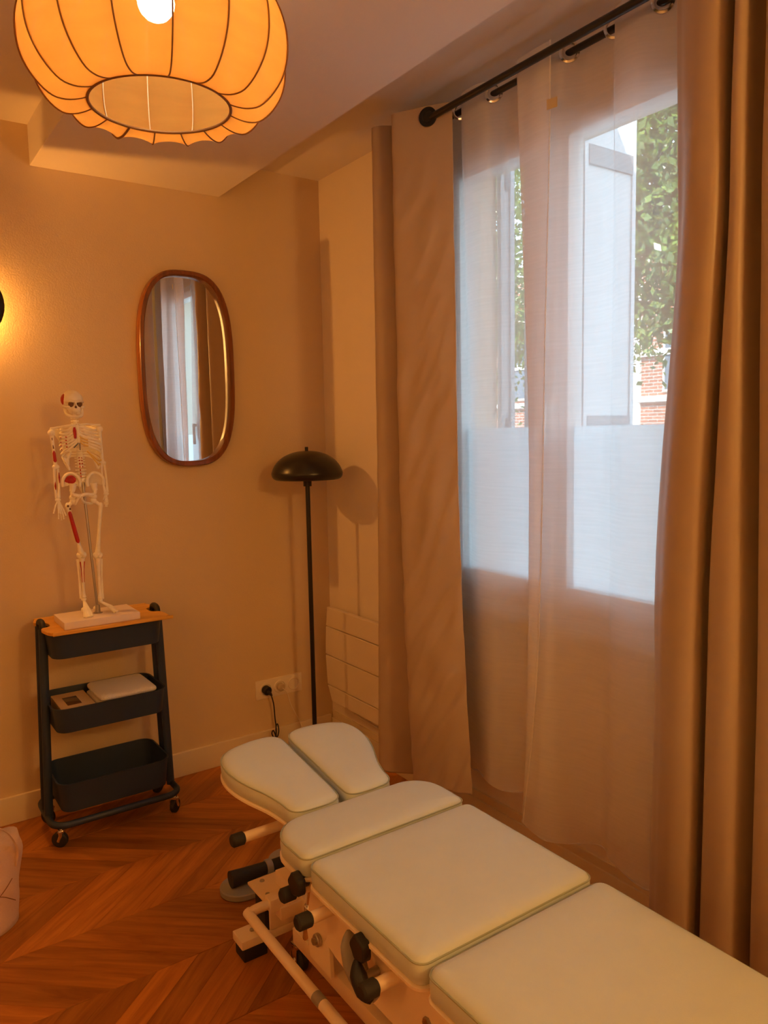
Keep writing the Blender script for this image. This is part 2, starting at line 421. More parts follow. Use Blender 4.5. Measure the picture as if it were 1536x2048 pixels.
# chevron parquet: spines run along x at y = 2.155 + .275 k, pieces at 40.3 degrees
SP, STEP = .2755, .112
DX = SP / math.tan(math.radians(40.3))
def clip(poly, ax, lim, keep_less):
    out = []
    for i in range(len(poly)):
        p, q = poly[i - 1], poly[i]
        ip = (p[ax] <= lim) == keep_less; iq = (q[ax] <= lim) == keep_less
        if ip != iq:
            t = (lim - p[ax]) / (q[ax] - p[ax]); out.append((p[0] + (q[0] - p[0]) * t, p[1] + (q[1] - p[1]) * t))
        if iq: out.append(q)
    return out
plank_cache = {}
npl = 0
for row in range(-8, 4):
    y0 = 2.155 + SP * row
    up = (row % 2 == 0)
    ang = math.atan2(SP, DX) * (1 if up else -1)
    for k in range(-30, 30):
        xb = .342 + STEP * k + (0 if up else DX)
        s = DX if up else -DX
        poly = [(xb, y0), (xb + STEP, y0), (xb + STEP + s, y0 + SP), (xb + s, y0 + SP)]
        xs = [p[0] for p in poly]
        if max(xs) < -.28 or min(xs) > XR: continue
        cl = clip(clip(poly, 0, XR - .001, True), 1, YB - .001, True)
        if len(cl) < 3: continue
        whole = cl == poly or all(abs(a[0] - c[0]) < 1e-9 and abs(a[1] - c[1]) < 1e-9 for a, c in zip(sorted(cl), sorted(poly))) and len(cl) == 4
        key = up if whole else None
        if key is not None and key in plank_cache:
            o = bpy.data.objects.new('plank', plank_cache[key]); COL.objects.link(o)
        else:
            ca, sa = math.cos(-ang), math.sin(-ang)
            loc = [((x - xb) * ca - (y - y0) * sa, (x - xb) * sa + (y - y0) * ca) for x, y in cl]
            b = BM(); g = .0006
            area = sum(loc[i - 1][0] * loc[i][1] - loc[i][0] * loc[i - 1][1] for i in range(len(loc)))
            if abs(area) < 2e-4: b.free(); continue
            if area < 0: loc = loc[::-1]
            cen = (sum(p[0] for p in loc) / len(loc), sum(p[1] for p in loc) / len(loc))
            def shr(P, d):
                return [(x + (cen[0] - x) * d / max(.02, math.hypot(x - cen[0], y - cen[1])) * 1.6, y + (cen[1] - y) * d / max(.02, math.hypot(x - cen[0], y - cen[1])) * 1.6) for x, y in P]
            rings = [[b.verts.new((*p, z)) for p in shr(loc, d)] for d, z in ((g, -.012), (g, -.0009), (g + .0011, 0))]
            n = len(loc)
            for r0, r1 in zip(rings, rings[1:]):
                for i in range(n): b.faces.new((r0[i], r0[(i + 1) % n], r1[(i + 1) % n], r1[i]))
            b.faces.new(rings[-1])
            me = bpy.data.meshes.new('plank'); b.to_mesh(me); b.free(); me.materials.append(m_plank)
            o = bpy.data.objects.new('plank', me); COL.objects.link(o)
            if key is not None: plank_cache[key] = me
        o.parent = floor; o.location = (xb, y0, R_.uniform(-.0004, 0)); o.rotation_euler = (0, 0, ang); npl += 1
# the rest of the floor, behind the planks that the photograph shows
b = BM()
box(b, XL, -.30 - .325, YF, YB, -.012, -.0015); box(b, -.62, XR, YF, 2.155 - SP * 8 - .002, -.012, -.0015)
tag(obj('plank', b, m_plank, floor, smooth=False), kind='stuff')

# ------------------------------------------------------------------ window
win = bpy.data.objects.new('window_1', None); COL.objects.link(win); win.location = (1.74, 1.575, .80)
tag(win, 'white two-leaf casement window with frosted lower halves', kind='structure')
X0, X1 = 1.705, 1.775
b = BM()
box(b, X0, X1, WY0, WY0 + .035, .80, 2.26, .004); box(b, X0, X1, WY1 - .035, WY1, .80, 2.26, .004)
box(b, X0, X1, WY0 + .035, WY1 - .035, .80, .85, .004); box(b, X0, X1, WY0 + .035, WY1 - .035, 2.225, 2.26, .004)
obj('window_frame', b, m_pvc, win)
b = BM(); box(b, 1.690, 1.735, WY0 - .03, WY1 + .03, .775, .80, .004); box(b, 1.718, 1.735, WY0 - .03, WY1 + .03, .745, .775, .003)
obj('window_sill', b, m_pvc, win)
def sash(y0, y1):
    b = BM(); X0s, X1s = 1.692, 1.755
    box(b, X0s, X1s, y0, y0 + .052, .85, 2.225, .006); box(b, X0s, X1s, y1 - .052, y1, .85, 2.225, .006)
    box(b, X0s, X1s, y0 + .052, y1 - .052, .85, .918, .006); box(b, X0s, X1s, y0 + .052, y1 - .052, 2.185, 2.225, .006)
    s = obj('sash', b, m_pvc, win)
    b = BM(); box(b, 1.722, 1.730, y0 + .048, y1 - .048, .914, 2.19); obj('pane', b, m_glass, s, smooth=False)
    b = BM(); box(b, 1.7195, 1.7215, y0 + .052, y1 - .052, .918, 1.386); obj('frosted_film', b, m_film2, s, smooth=False, label='frosted film on the lower half of the glass')
sash(1.115, 1.571); sash(1.573, 2.035)
b = BM(); box(b, 1.682, 1.692, 1.550, 1.594, .87, 2.20, .003); obj('meeting_stile', b, m_pvc, win)
b = BM(); box(b, 1.672, 1.682, 1.560, 1.585, 1.36, 1.46, .003); cyl(b, (1.672, 1.572, 1.44), (1.650, 1.572, 1.44), .008); box(b, 1.642, 1.656, 1.563, 1.582, 1.33, 1.45, .005)
obj('handle', b, m_pvc, win)

# ------------------------------------------------------------------ outside
b = BM(); box(b, 1.935, 30, -14, 22, -.6, -.5)
tag(obj('ground', b, m_pave, smooth=False), kind='structure')
# shutter leaf standing open outside, in two folds
sh = empty('folding_shutter', (1.97, 1.80, .80), 'white folding shutter standing half open outside the window', 'shutter')
def leaf(a, c, z0, z1):
    a, c = Vector(a), Vector(c); d = (c - a).normalized(); nrm = Vector((-d.y, d.x)); L = (c - a).length
    def bx(bm, s0, s1, za, zb, th):
        mid = a + d * ((s0 + s1) / 2)
        obox(bm, (mid.x, mid.y, (za + zb) / 2), (d.x, d.y, 0), (nrm.x, nrm.y, 0), (0, 0, 1), (s1 - s0) / 2, th, (zb - za) / 2)
    b = BM(); bx(b, .01, L - .01, z0 + .01, z1 - .01, .006); p = obj('shutter_panel', b, m_shutter, sh, smooth=False)
    b = BM(); bx(b, 0, .018, z0, z1, .012); bx(b, L - .018, L, z0, z1, .012); obj('stile', b, m_shutter, p, smooth=False)
    for (za, zb) in ((z0 + .48, z0 + .56), (z1 - .20, z1 - .14)):
        b = BM(); bx(b, .018, L - .018, za, zb, .014); obj('rail', b, m_shutterd, p, smooth=False)
leaf((1.97, 1.955), (1.97, 1.73), .86, 2.42); leaf((1.94, 2.062), (2.0, 2.055), .86, 2.42); leaf((1.985, 1.725), (2.24, 1.725), .86, 2.42)

facade = empty('brick_building', (14.0, 8.0, -.5), 'sunlit red brick building with pale stone bands across the street', 'building')
b = BM(); box(b, 14.0, 20.0, -2, 26, -.5, 5.2); obj('wall', b, m_brick, facade, smooth=False)
for z in (.95, 1.9, 2.85, 4.0, 5.1):
    b = BM(); box(b, 13.93, 14.0, -2, 26, z, z + .13); obj('stone_band', b, m_band, facade, smooth=False)
for y in np.arange(-1.0, 25, 2.3):
    b = BM(); box(b, 13.94, 13.998, y, y + .45, -.5, 5.0); obj('pilaster', b, m_band, facade, smooth=False)
    b = BM(); box(b, 13.96, 14.02, y + .95, y + 1.75, 2.1, 3.6); w = obj('window', b, m_band, facade, smooth=False)
    b = BM(); box(b, 13.955, 13.962, y + 1.0, y + 1.7, 2.15, 3.55); obj('pane', b, M('far_glass', (.15, .2, .25), .1), w, smooth=False)

def tree(name, x, y, zc, rx, ry, rz, n, label, seed):
    rr = np.random.RandomState(seed)
    t = empty(name, (x, y, -.5), label, 'tree', 'trees across the street')
    b = BM(); tube(b, [(x, y, -.5), (x + .05, y + .03, .8), (x, y - .05, zc - rz * .3), (x + .1, y, zc + rz * .5)], [.17, .14, .10, .03], 10)
    for k in range(9):
        a = k * 2.4; z = zc - rz * .55 + k * .16 * rz
        tube(b, [(x, y, z), (x + math.cos(a) * rx * .35, y + math.sin(a) * ry * .35, z + .35), (x + math.cos(a) * rx * .8, y + math.sin(a) * ry * .8, z + .7)], [.06, .04, .012], 6)
    obj('trunk', b, m_bark, t)
    # clusters of leaves on an uneven crown
    nc = 150
    C = rr.normal(size=(nc, 3)); C /= np.linalg.norm(C, axis=1)[:, None]; C *= (rr.uniform(.15, 1, nc) ** .5)[:, None]
    C = C * [rx, ry, rz] + [x, y, zc]
    idx = rr.randint(0, nc, n); P = C[idx] + rr.normal(size=(n, 3)) * .23
    A = rr.normal(size=(n, 3)); A /= np.linalg.norm(A, axis=1)[:, None]
    B = rr.normal(size=(n, 3)); B -= A * (A * B).sum(1)[:, None]; B /= np.linalg.norm(B, axis=1)[:, None]
    s = rr.uniform(.03, .062, n)[:, None]
    V = np.concatenate([P - A * s, P + B * s * .55, P + A * s, P - B * s * .55], 1).reshape(-1, 3)
    me = bpy.data.meshes.new('foliage'); me.from_pydata(V.tolist(), [], np.arange(n * 4).reshape(-1, 4).tolist()); me.materials.append(m_leaf)
    me.transform(Matrix.Translation((-x, -y, .5)))
    o = bpy.data.objects.new('foliage', me); COL.objects.link(o); o.parent = t; o['kind'] = 'stuff'
tree('street_tree', 7.3, 4.9, 4.15, 1.5, 1.75, 2.0, 40000, 'leafy green tree seen through the right pane of the window', 3)
tree('street_tree', 7.9, 9.6, 3.9, 1.5, 1.75, 2.3, 22000, 'leafy green tree seen through the left pane of the window', 5)

# ------------------------------------------------------------------ curtain rods
def rod(name, x, z, y0, y1, r, label):
    root = empty(name, (x, (y0 + y1) / 2, z), label, 'curtain rod')
    b = BM(); cyl(b, (x, y0, z), (x, y1, z), r, 16); obj('pole', b, m_black, root)
    b = BM(); cyl(b, (x, y1, z), (x, y1 + .02, z), r * 1.35, 16, .003); obj('end_cap', b, m_black, root)
    return root
r1 = rod('curtain_rod', 1.56, 2.35, -.3, 2.17, .0105, 'front black curtain rod carrying the beige drapes')
r2 = rod('curtain_rod', 1.645, 2.370, -.3, 2.17, .0095, 'rear black curtain rod carrying the sheer curtains')
for y in (2.145, .62):
    b = BM()
    box(b, 1.728, 1.735, y - .012, y + .012, 2.31, 2.40, .002)
    tube(b, [(1.73, y, 2.338), (1.55, y, 2.334)], .005, 8); obox(b, (1.56, y, 2.3365), (1, 0, 0), (0, 1, 0), (0, 0, 1), .014, .006, .003)
    obox(b, (1.645, y, 2.352), (1, 0, 0), (0, 1, 0), (0, 0, 1), .012, .006, .008)
    obj('bracket', b, m_black, r1)

# ------------------------------------------------------------------ curtains
def cloth(name, rows, mat, parent, nz=60, ns=8, wr=0.0, wr_edge=None, thick=0.0012, seed=0, wz=4.0, wy=9.0):
    """rows: list of (list of (y, x, z)) from top to bottom, equal counts"""
    cps = [catmull([(p[0], p[1], p[2]) for p in r], ns) for r in rows]
    R = len(rows); b = BM(); grid = []
    S = len(cps[0])
    for i in range(nz + 1):
        t = i / nz * (R - 1); k = min(int(t), R - 2); f = t - k
        k0, k3 = max(k - 1, 0), min(k + 2, R - 1)
        line = []
        for s in range(S):
            p0, p1, p2, p3 = cps[k0][s], cps[k][s], cps[k + 1][s], cps[k3][s]
            p = 0.5 * ((2 * p1) + (p2 - p0) * f + (2 * p0 - 5 * p1 + 4 * p2 - p3) * f * f + (3 * p1 - p0 - 3 * p2 + p3) * f ** 3)
            y, x, z = p
            u = s / (S - 1); v = i / nz
            w = wr * min(1, v * 4)
            if wr_edge: w *= wr_edge(u, v)
            dx = noise.noise(Vector((y * wy + seed, z * wz + y * 14 * wy / 9, seed * 3.1))) * w
            dy = noise.noise(Vector((y * 7 + 5 + seed, z * wz * .6, seed * 1.7))) * w * .2
            line.append(b.verts.new((x + dx, y + dy, z)))
        grid.append(line)
    for a, c in zip(grid, grid[1:]):
        for s in range(S - 1): b.faces.new((a[s], a[s + 1], c[s + 1], c[s]))
    o = obj(name, b, mat, parent, angle=180)
    if thick:
        md = o.modifiers.new('thickness', 'SOLIDIFY'); md.thickness = thick; md.offset = 0
    return o

def yz(top, bot, fr, z):  # helper for linear interpolation of two profiles
    return [(a[0] + (c[0] - a[0]) * fr, a[1] + (c[1] - a[1]) * fr, z) for a, c in zip(top, bot)]

def grommet(parent, x, y, z, dirv, R=.021, r=.0045, mat=None, dark=False):
    n_ = Vector(dirv).normalized()
    b = BM(); lathe(b, [(R - r, -.002), (R - r, .0035), (R - r * .3, .005), (R + r, .0035), (R + r, -.002)], Vector((x, y, z)) + n_ * .003, n_, 28); g_ = obj('grommet', b, mat or m_chrome, parent)
    b = BM(); lathe(b, [(0, 0), (R - r, 0)], Vector((x, y, z)) + n_ * .0045, n_, 28); obj('eyelet_hole', b, m_blackmat, g_, label='dark opening of the eyelet') if dark else b.free()

# left drape: three visible waves; profile points are (y, x)
dl = empty('drape_curtain', (1.56, 2.05, .12), 'beige satin drape on the left side of the window', 'curtain', 'beige drapes')
T = [(2.315, 1.598), (2.27, 1.5754), (2.235, 1.5341), (2.205, 1.504), (2.175, 1.5153), (2.15, 1.5566), (2.14, 1.5905), (2.118, 1.5754), (2.098, 1.5153), (2.075, 1.498), (2.02, 1.527), (1.965, 1.556), (1.93, 1.580), (1.904, 1.598)]
Bm = [(2.36, 1.598), (2.31, 1.5837), (2.275, 1.5409), (2.25, 1.5087), (2.2, 1.5194), (2.13, 1.5623), (2.085, 1.5873), (2.068, 1.5694), (2.05, 1.523), (2.02, 1.498), (1.95, 1.5016), (1.88, 1.5159), (1.82, 1.5373), (1.785, 1.5551)]
def lrow(fr, z, dz=None):
    r = yz(T, Bm, fr, z)
    if dz: r = [(p[0], p[1], z + dz(i / (len(r) - 1))) for i, p in enumerate(r)]
    return r
rowsL = [lrow(0, 2.385), lrow(.02, 2.34), lrow(.05, 2.1), lrow(.12, 1.7), lrow(.18, 1.25), lrow(.40, .85), lrow(.70, .5), lrow(1.0, .12, lambda u: .10 * u)]
cl = cloth('fabric', rowsL, m_drape, dl, 170, 10, wr=.026, wy=15, wr_edge=lambda u, v: .08 + 1.0 * max(0, u - .60) / .40 * min(1, max(0, v - .18) * 2.2) * (1 - max(0, (u - .80) / .20) ** 2), seed=2, wz=15)
for (y, ) in ((2.145,), (1.965,)):
    grommet(dl, 1.553, y, 2.35, (-.86, -.5, 0) if y < 2.1 else (-.75, .66, 0), .023, .006, m_black, True)

# right drape: a deep stack of folds running out of the picture
dr = empty('drape_curtain', (1.56, .75, .10), 'beige satin drape hanging in deep folds on the right side of the window', 'curtain', 'beige drapes')
TR = [(1.115, 1.5943), (1.1, 1.5721), (1.078, 1.5536), (1.045, 1.5239), (1.005, 1.5054), (0.968, 1.5054), (0.955, 1.5276), (0.965, 1.5721), (0.96, 1.598), (0.945, 1.5721), (0.93, 1.5202), (0.912, 1.5017), (0.9, 1.5128), (0.908, 1.5573), (0.905, 1.5943), (0.885, 1.5721), (0.868, 1.5202), (0.84, 1.498), (0.8, 1.498), (0.785, 1.535), (0.79, 1.5869), (0.76, 1.5943), (0.73, 1.535), (0.7, 1.498), (0.65, 1.498), (0.63, 1.5424), (0.62, 1.5943), (0.58, 1.5721), (0.54, 1.5054), (0.48, 1.498), (0.45, 1.5499), (0.42, 1.5943), (0.36, 1.5721), (0.32, 1.5128)]
BR = [(1.15, 1.598), (1.13, 1.5747), (1.108, 1.5547), (1.08, 1.5313), (1.04, 1.5147), (1.0, 1.518), (0.992, 1.5447), (1.005, 1.578), (1.0, 1.5947), (0.985, 1.5647), (0.96, 1.5213), (0.915, 1.5047), (0.88, 1.5147), (0.872, 1.558), (0.87, 1.5913), (0.855, 1.5647), (0.835, 1.518), (0.8, 1.498), (0.755, 1.5047), (0.735, 1.5447), (0.74, 1.5847), (0.71, 1.5913), (0.68, 1.538), (0.65, 1.5047), (0.6, 1.5047), (0.58, 1.5447), (0.57, 1.5913), (0.53, 1.5713), (0.49, 1.5113), (0.43, 1.5047), (0.4, 1.5513), (0.37, 1.5913), (0.31, 1.5713), (0.27, 1.518)]
def rrow(fr, z, shift=0.0):
    r = yz(TR, BR, fr, z)
    return [(p[0] + shift * max(0, 1 - i / 12), p[1], p[2]) for i, p in enumerate(r)]
rowsR = [rrow(0, 2.39), rrow(.02, 2.34), rrow(.10, 2.0, -.012), rrow(.2, 1.75, -.018), rrow(.55, 1.3), rrow(.8, 1.0, .006), rrow(.9, .7), rrow(1, .07)]
cloth('fabric', rowsR, m_drape, dr, 70, 6, wr=.006, seed=9, wz=3)
for y in (1.062, .945, .885):
    grommet(dr, 1.553, y, 2.35, (-.6, -.8, 0), .022, .005, m_black)

# two sheer panels on the rear rod
sl = empty('sheer_curtain', (1.63, 1.75, .17), 'long white sheer voile panel behind the left drape', 'curtain', 'white sheers')
TL = [(2.10,1.625),(2.05,1.615),(2.01,1.635),(1.985,1.668),(1.945,1.672),(1.912,1.645),(1.880,1.618),(1.82,1.613),(1.785,1.625),(1.762,1.645),(1.735,1.668),(1.69,1.676),(1.60,1.676),(1.53,1.672)]
BL = [(2.06, 1.6383), (2.02, 1.6797), (1.965, 1.69), (1.93, 1.6797), (1.9, 1.6642), (1.865, 1.6487), (1.8, 1.628), (1.75, 1.6383), (1.7, 1.6693), (1.655, 1.6797), (1.625, 1.6693), (1.595, 1.6487), (1.565, 1.6383), (1.535, 1.6487)]
def s_row(T_, B_, fr, z, dz=None):
    r = yz(T_, B_, fr, z)
    return [(p[0], p[1], p[2] + (dz(i / (len(r) - 1)) if dz else 0)) for i, p in enumerate(r)]
rowsSL = [s_row(TL, BL, 0, 2.405), s_row(TL, BL, .02, 2.36), s_row(TL, BL, .08, 2.1), s_row(TL, BL, .3, 1.6), s_row(TL, BL, .6, 1.1), s_row(TL, BL, .85, .6), s_row(TL, BL, 1, .235, lambda u: .012 * math.sin(u * 19))]
cloth('voile', rowsSL, m_sheer, sl, 70, 8, wr=.012, seed=4, wz=1.2, thick=0)
TRs = [(1.500,1.598),(1.56,1.597),(1.628,1.604),(1.56,1.618),(1.495,1.626),(1.468,1.645),(1.44,1.668),(1.39,1.674),(1.345,1.665),(1.325,1.645),(1.30,1.615),(1.24,1.605),(1.187,1.645),(1.12,1.668),(1.06,1.63)]
BRs = [(1.604, 1.6), (1.606, 1.599), (1.604, 1.601), (1.57, 1.604), (1.52, 1.606), (1.46, 1.6413), (1.42, 1.6553), (1.37, 1.66), (1.33, 1.646), (1.3, 1.6273), (1.24, 1.6133), (1.19, 1.6133), (1.165, 1.618), (1.12, 1.632), (1.09, 1.6413)]
TRs2 = [(1.508, 1.600), (1.56, 1.598), (1.606, 1.606), (1.56, 1.620), (1.51, 1.624)] + TRs[5:]
MRs2 = [(1.535, 1.600), (1.56, 1.598), (1.578, 1.603), (1.55, 1.612), (1.51, 1.616)] + BRs[5:]
rowsSR = [s_row(TRs, TRs, 0, 2.40), s_row(TRs, TRs, 0, 2.36), s_row(TRs, TRs2, .45, 2.1), s_row(TRs2, MRs2, .4, 1.6), s_row(TRs2, MRs2, .8, 1.1), s_row(MRs2, BRs, .25, .6), s_row(MRs2, BRs, 1, .175, lambda u: .018 * math.sin(u * 12 + 1) + .03 * u)]
sr = empty('sheer_curtain', (1.63, 1.35, .17), 'white sheer voile panel overlapping in front at the window middle', 'curtain', 'white sheers')
cloth('voile', rowsSR, m_sheer, sr, 70, 8, wr=.012, seed=8, wz=1.2, thick=0)
def hem(parent, rows, side, r=.0022):
    """rolled hem down one edge of a panel"""
    cps = [catmull(q, 8) for q in rows]
    pts = [c[side] for c in cps]; pts = catmull(pts, 8)
    b = BM(); tube(b, [(p.y - 0 * 1, 0, 0) if False else (p.y, p.x, p.z) for p in pts], r, 6); obj('side_hem', b, m_sheerhem, parent)
def bottom_hem(parent, rows, r=.0022):
    c = catmull(rows[-1], 8); b = BM(); tube(b, [(p.y, p.x, p.z) for p in c], r, 6); obj('bottom_hem', b, m_sheerhem, parent)
hem(sr, rowsSR, 0); bottom_hem(sr, rowsSR); bottom_hem(sl, rowsSL)
for y in (1.912, 1.762):
    grommet(sl, 1.641, y, 2.367, (-.80, -.60, 0), .023, .004)
for y in (1.471, 1.325, 1.187):
    grommet(sr, 1.641, y, 2.367, (-.80, -.60, 0), .023, .004)
b = BM(); obox(b, (1.592, 1.487, 2.235), (-.2, 1, 0), (0, 0, 1), (1, .2, 0), .016, .013, .0008); obj('care_label', b, M('label_beige', (.62, .52, .34), .8), sr, label='small beige label')

# ------------------------------------------------------------------ pendant lamp
PC = Vector((.519, 1.452, 1.987)); PR = .2375
pl = empty('pendant_lamp', PC, 'large amber fabric cocoon pendant with sixteen ribs, hanging from the ceiling', 'lamp')
prof = [(.535, 0), (.60, -.022), (.68, -.035), (.77, -.02), (.86, .05), (.94, .16), (.985, .28), (1.0, .42), (.985, .57), (.93, .73), (.84, .87), (.70, .99), (.54, 1.06), (.38, 1.09), (.22, 1.09)]
prof = [(p.x, p.y) for p in catmull([(r, z, 0) for r, z in prof], 3)]
NR = 16; PH = math.radians(9)
def shade_pt(a, r, z, sag=True):
    k = ((a - PH) / (2 * PI / NR)) % 1.0
    # the cloth sags inwards between the ribs
    s = 4 * k * (1 - k)
    f = 1 - (.055 * s if sag else 0) * min(1, max(0, (r - .50) / .3))
    zz = z + (.02 * s if (sag and z < .25) else 0) * min(1, max(0, (r - .53) / .2))
    return Vector((math.cos(a) * r * f * PR, math.sin(a) * r * f * PR, zz * PR)) + PC
b = BM(); NA = NR * 8
rings = [[b.verts.new(shade_pt(PH + 2 * PI * k / NA, r, z)) for k in range(NA)] for r, z in prof]
for a, c in zip(rings, rings[1:]):
    for k in range(NA): b.faces.new((a[k], a[(k + 1) % NA], c[(k + 1) % NA], c[k]))
shade = obj('shade', b, m_shade, pl, angle=25)
for i in range(NR):
    a = PH + 2 * PI * i / NR
    b = BM(); tube(b, [shade_pt(a, r * 1.006, z - .002, False) for r, z in prof], .0014 if i != 4 else .0024, 6); obj('rib', b, m_rib, pl)
    b = BM(); tube(b, [shade_pt(a, r * .990, z + .004, False) for r, z in prof], .0011, 6); obj('inner_wire', b, m_plastic, pl)
b = BM(); tube(b, [shade_pt(PH + 2 * PI * k / 64, .535, 0, False) for k in range(64)], .0028, 8, closed=True); obj('lower_ring', b, m_rib, pl)
b = BM(); tube(b, [shade_pt(PH + 2 * PI * k / 32, .22, 1.09, False) for k in range(32)], .002, 8, closed=True)
for k in range(3):
    a = k * 2 * PI / 3; tube(b, [PC + Vector((0, 0, 1.09 * PR)), PC + Vector((math.cos(a) * .22 * PR, math.sin(a) * .22 * PR, 1.09 * PR))], .002, 6)
obj('spider', b, m_rib, pl)
BZ = PC.z + .183
b = BM(); ball(b, (PC.x, PC.y, BZ), .034, sz=1.05); obj('bulb', b, emit('bulb_glow', (1.0, .80, .45), 60.0), pl)
b = BM(); cyl(b, (PC.x, PC.y, BZ + .03), (PC.x, PC.y, BZ + .085), .018, 16, .003); obj('lamp_holder', b, m_black, pl)
b = BM(); tube(b, [(PC.x, PC.y, BZ + .08), (PC.x, PC.y, ZC - .02)], .003, 8); obj('cord', b, m_black, pl)
b = BM(); lathe(b, [(0, 0), (.04, 0), (.05, .012), (.05, .02), (0, .02)], (PC.x, PC.y, ZC - .02)); obj('ceiling_rose', b, m_black, pl)
ld = bpy.data.lights.new('pendant_light', 'POINT'); ld.energy = P_PENDANT; ld.color = WARM_PENDANT; ld.shadow_soft_size = .034
lo = bpy.data.objects.new('pendant_light', ld); COL.objects.link(lo); lo.location = (PC.x, PC.y, BZ)
# fill globe added behind the camera, out of view, to brighten the room
GC = Vector((1.0, -1.15, 2.10))
gl = empty('fill_globe', GC, 'added fill light, an unseen glowing globe behind the camera', 'lamp')
b = BM(); ball(b, GC, .12, u=32, v=20); obj('globe', b, emit('fill_glow', WARM_PENDANT, FILL_GLOBE_STRENGTH), gl)
b = BM(); cyl(b, GC + Vector((0, 0, .115)), GC + Vector((0, 0, .15)), .03, 20, .003); obj('gallery', b, m_black, gl)
b = BM(); tube(b, [GC + Vector((0, 0, .148)), (GC.x, GC.y, ZC - .001)], .003, 8); obj('cord', b, m_black, gl)

# ------------------------------------------------------------------ wall lamp and its added fill copy
def wall_lamp(c, d, label, power, depth, soft):
    c, d = Vector(c), Vector(d)
    w = empty('wall_lamp', c, label, 'lamp', 'round wall lamps')
    b = BM(); lathe(b, [(0, .082), (.06, .085), (.105, .076), (.118, .066), (.118, .062), (.10, .068), (.05, .074), (0, .074)], c, d, 40); obj('disc', b, m_black, w)
    b = BM(); lathe(b, [(0, 0), (.03, 0), (.03, .006), (0, .006)], c + d * .001, d, 24); cyl(b, c + d * .005, c + d * .074, .006); obj('mount', b, m_black, w)
    ld = bpy.data.lights.new('wall_lamp_light', 'POINT'); ld.energy = power; ld.color = WARM_SCONCE; ld.shadow_soft_size = soft
    lo = bpy.data.objects.new('wall_lamp_light', ld); COL.objects.link(lo); lo.location = c + d * depth + Vector((0, 0, -.02))
    return w
wall_lamp((.345, YB, 1.83), (0, -1, 0), 'dark round wall lamp cut by the left edge with a glow behind it', P_SCONCE, .016, .009)
# unseen copy added opposite the window to brighten drapes, table and corner
w2 = wall_lamp((XL, .55, 1.75), (1, 0, 0), 'added fill light, an unseen copy of the wall lamp opposite the window', P_FILL, .15, .05)

# ------------------------------------------------------------------ mirror
mc = (1.106, YB, 1.637)
mr_ = empty('wall_mirror', mc, 'tall rounded mirror in a dark walnut frame on the back wall', 'mirror')
def super_out(a, bb, n=2.9, N=72):
    out = []
    for k in range(N):
        t = 2 * PI * k / N; c, s = math.cos(t), math.sin(t)
        out.append((mc[0] + a * math.copysign(abs(c) ** (2 / n), c), mc[2] + bb * math.copysign(abs(s) ** (2 / 3.1), s)))
    return out
b = BM()
o0, o1, i1, i0 = super_out(.188, .374), super_out(.190, .376), super_out(.170, .356), super_out(.172, .358)
ringd = [(super_out(.187, .373), YB - .001), (super_out(.190, .376), YB - .006), (super_out(.190, .376), YB - .040), (super_out(.186, .372), YB - .045), (super_out(.174, .360), YB - .045), (super_out(.170, .356), YB - .040), (super_out(.170, .356), YB - .012)]
rg = [[b.verts.new((p[0], y, p[1])) for p in pl_] for pl_, y in ringd]
for a, c in zip(rg, rg[1:] + rg[:1]):
    for k in range(72): b.faces.new((a[k], a[(k + 1) % 72], c[(k + 1) % 72], c[k]))
obj('frame', b, m_mirrorwood, mr_)
b = BM(); prism(b, super_out(.171, .357), YB - .016, YB - .002, axis='y'); obj('glass', b, m_mirror, mr_, smooth=False)

# ------------------------------------------------------------------ floor lamp
fx, fy = 1.522, 2.75
fl = empty('floor_lamp', (fx, fy, 0), 'slim black floor lamp with a domed mushroom shade in the corner', 'lamp')
b = BM(); lathe(b, [(0, 0), (.12, 0), (.125, .004), (.125, .014), (.12, .018), (.012, .020), (0, .020)], (fx, fy, 0), seg=48); obj('base', b, m_black, fl)
b = BM(); cyl(b, (fx, fy, .018), (fx, fy, 1.20), .0095, 16); obj('pole', b, m_black, fl)
b = BM(); lathe(b, [(0, 0), (.017, 0), (.017, .034), (0, .034)], (fx, fy, 1.166), seg=24); obj('socket', b, m_blackmat, fl)
b = BM()
dome = [(0, .098), (.03, .0965), (.06, .090), (.09, .078), (.115, .060), (.133, .038), (.1435, .014), (.1445, .002), (.140, -.010), (.131, -.016)]
dome = [(p.x, p.y) for p in catmull([(r, z, 0) for r, z in dome], 3)]
lathe(b, dome + [(r - .002 if r > .01 else 0, z - .002) for r, z in dome[::-1]], (fx, fy, 1.212), seg=56); obj('lamp_shade', b, m_black, fl)
b = BM(); cyl(b, (fx, fy, 1.305), (fx, fy, 1.326), .007, 12, .001); obj('finial', b, m_black, fl)

# ------------------------------------------------------------------ sockets, plugs and cords
so = empty('wall_socket', (1.463, YB, .283), 'triple white wall socket plate near the corner', 'socket')
b = BM(); box(b, 1.352, 1.575, YB - .010, YB - .0005, .242, .325, .004); obj('plate', b, m_plastic, so)
for i, x in enumerate((1.397, 1.465, 1.533)):
    b = BM(); lathe(b, [(.0285, 0), (.0285, .0035), (.026, .005), (.0235, .004), (.0225, -.004), (0, -.004)], (x, YB - .010, .283), (0, -1, 0), 32)
    f = obj('outlet', b, m_plastic, so)
    if i == 2:
        for dx, dz in ((-.0095, 0), (.0095, 0), (0, .011)):
            b = BM(); lathe(b, [(0, 0), (.0027, 0), (.0027, .0008), (0, .0008)], (x + dx, YB - .006, .283 + dz), (0, -1, 0), 10); obj('pin_hole', b, m_blackmat, f)
lc = empty('lamp_cord', (1.40, YB - .02, .283), 'black plug and cord hanging bundled from the left outlet', 'cord')
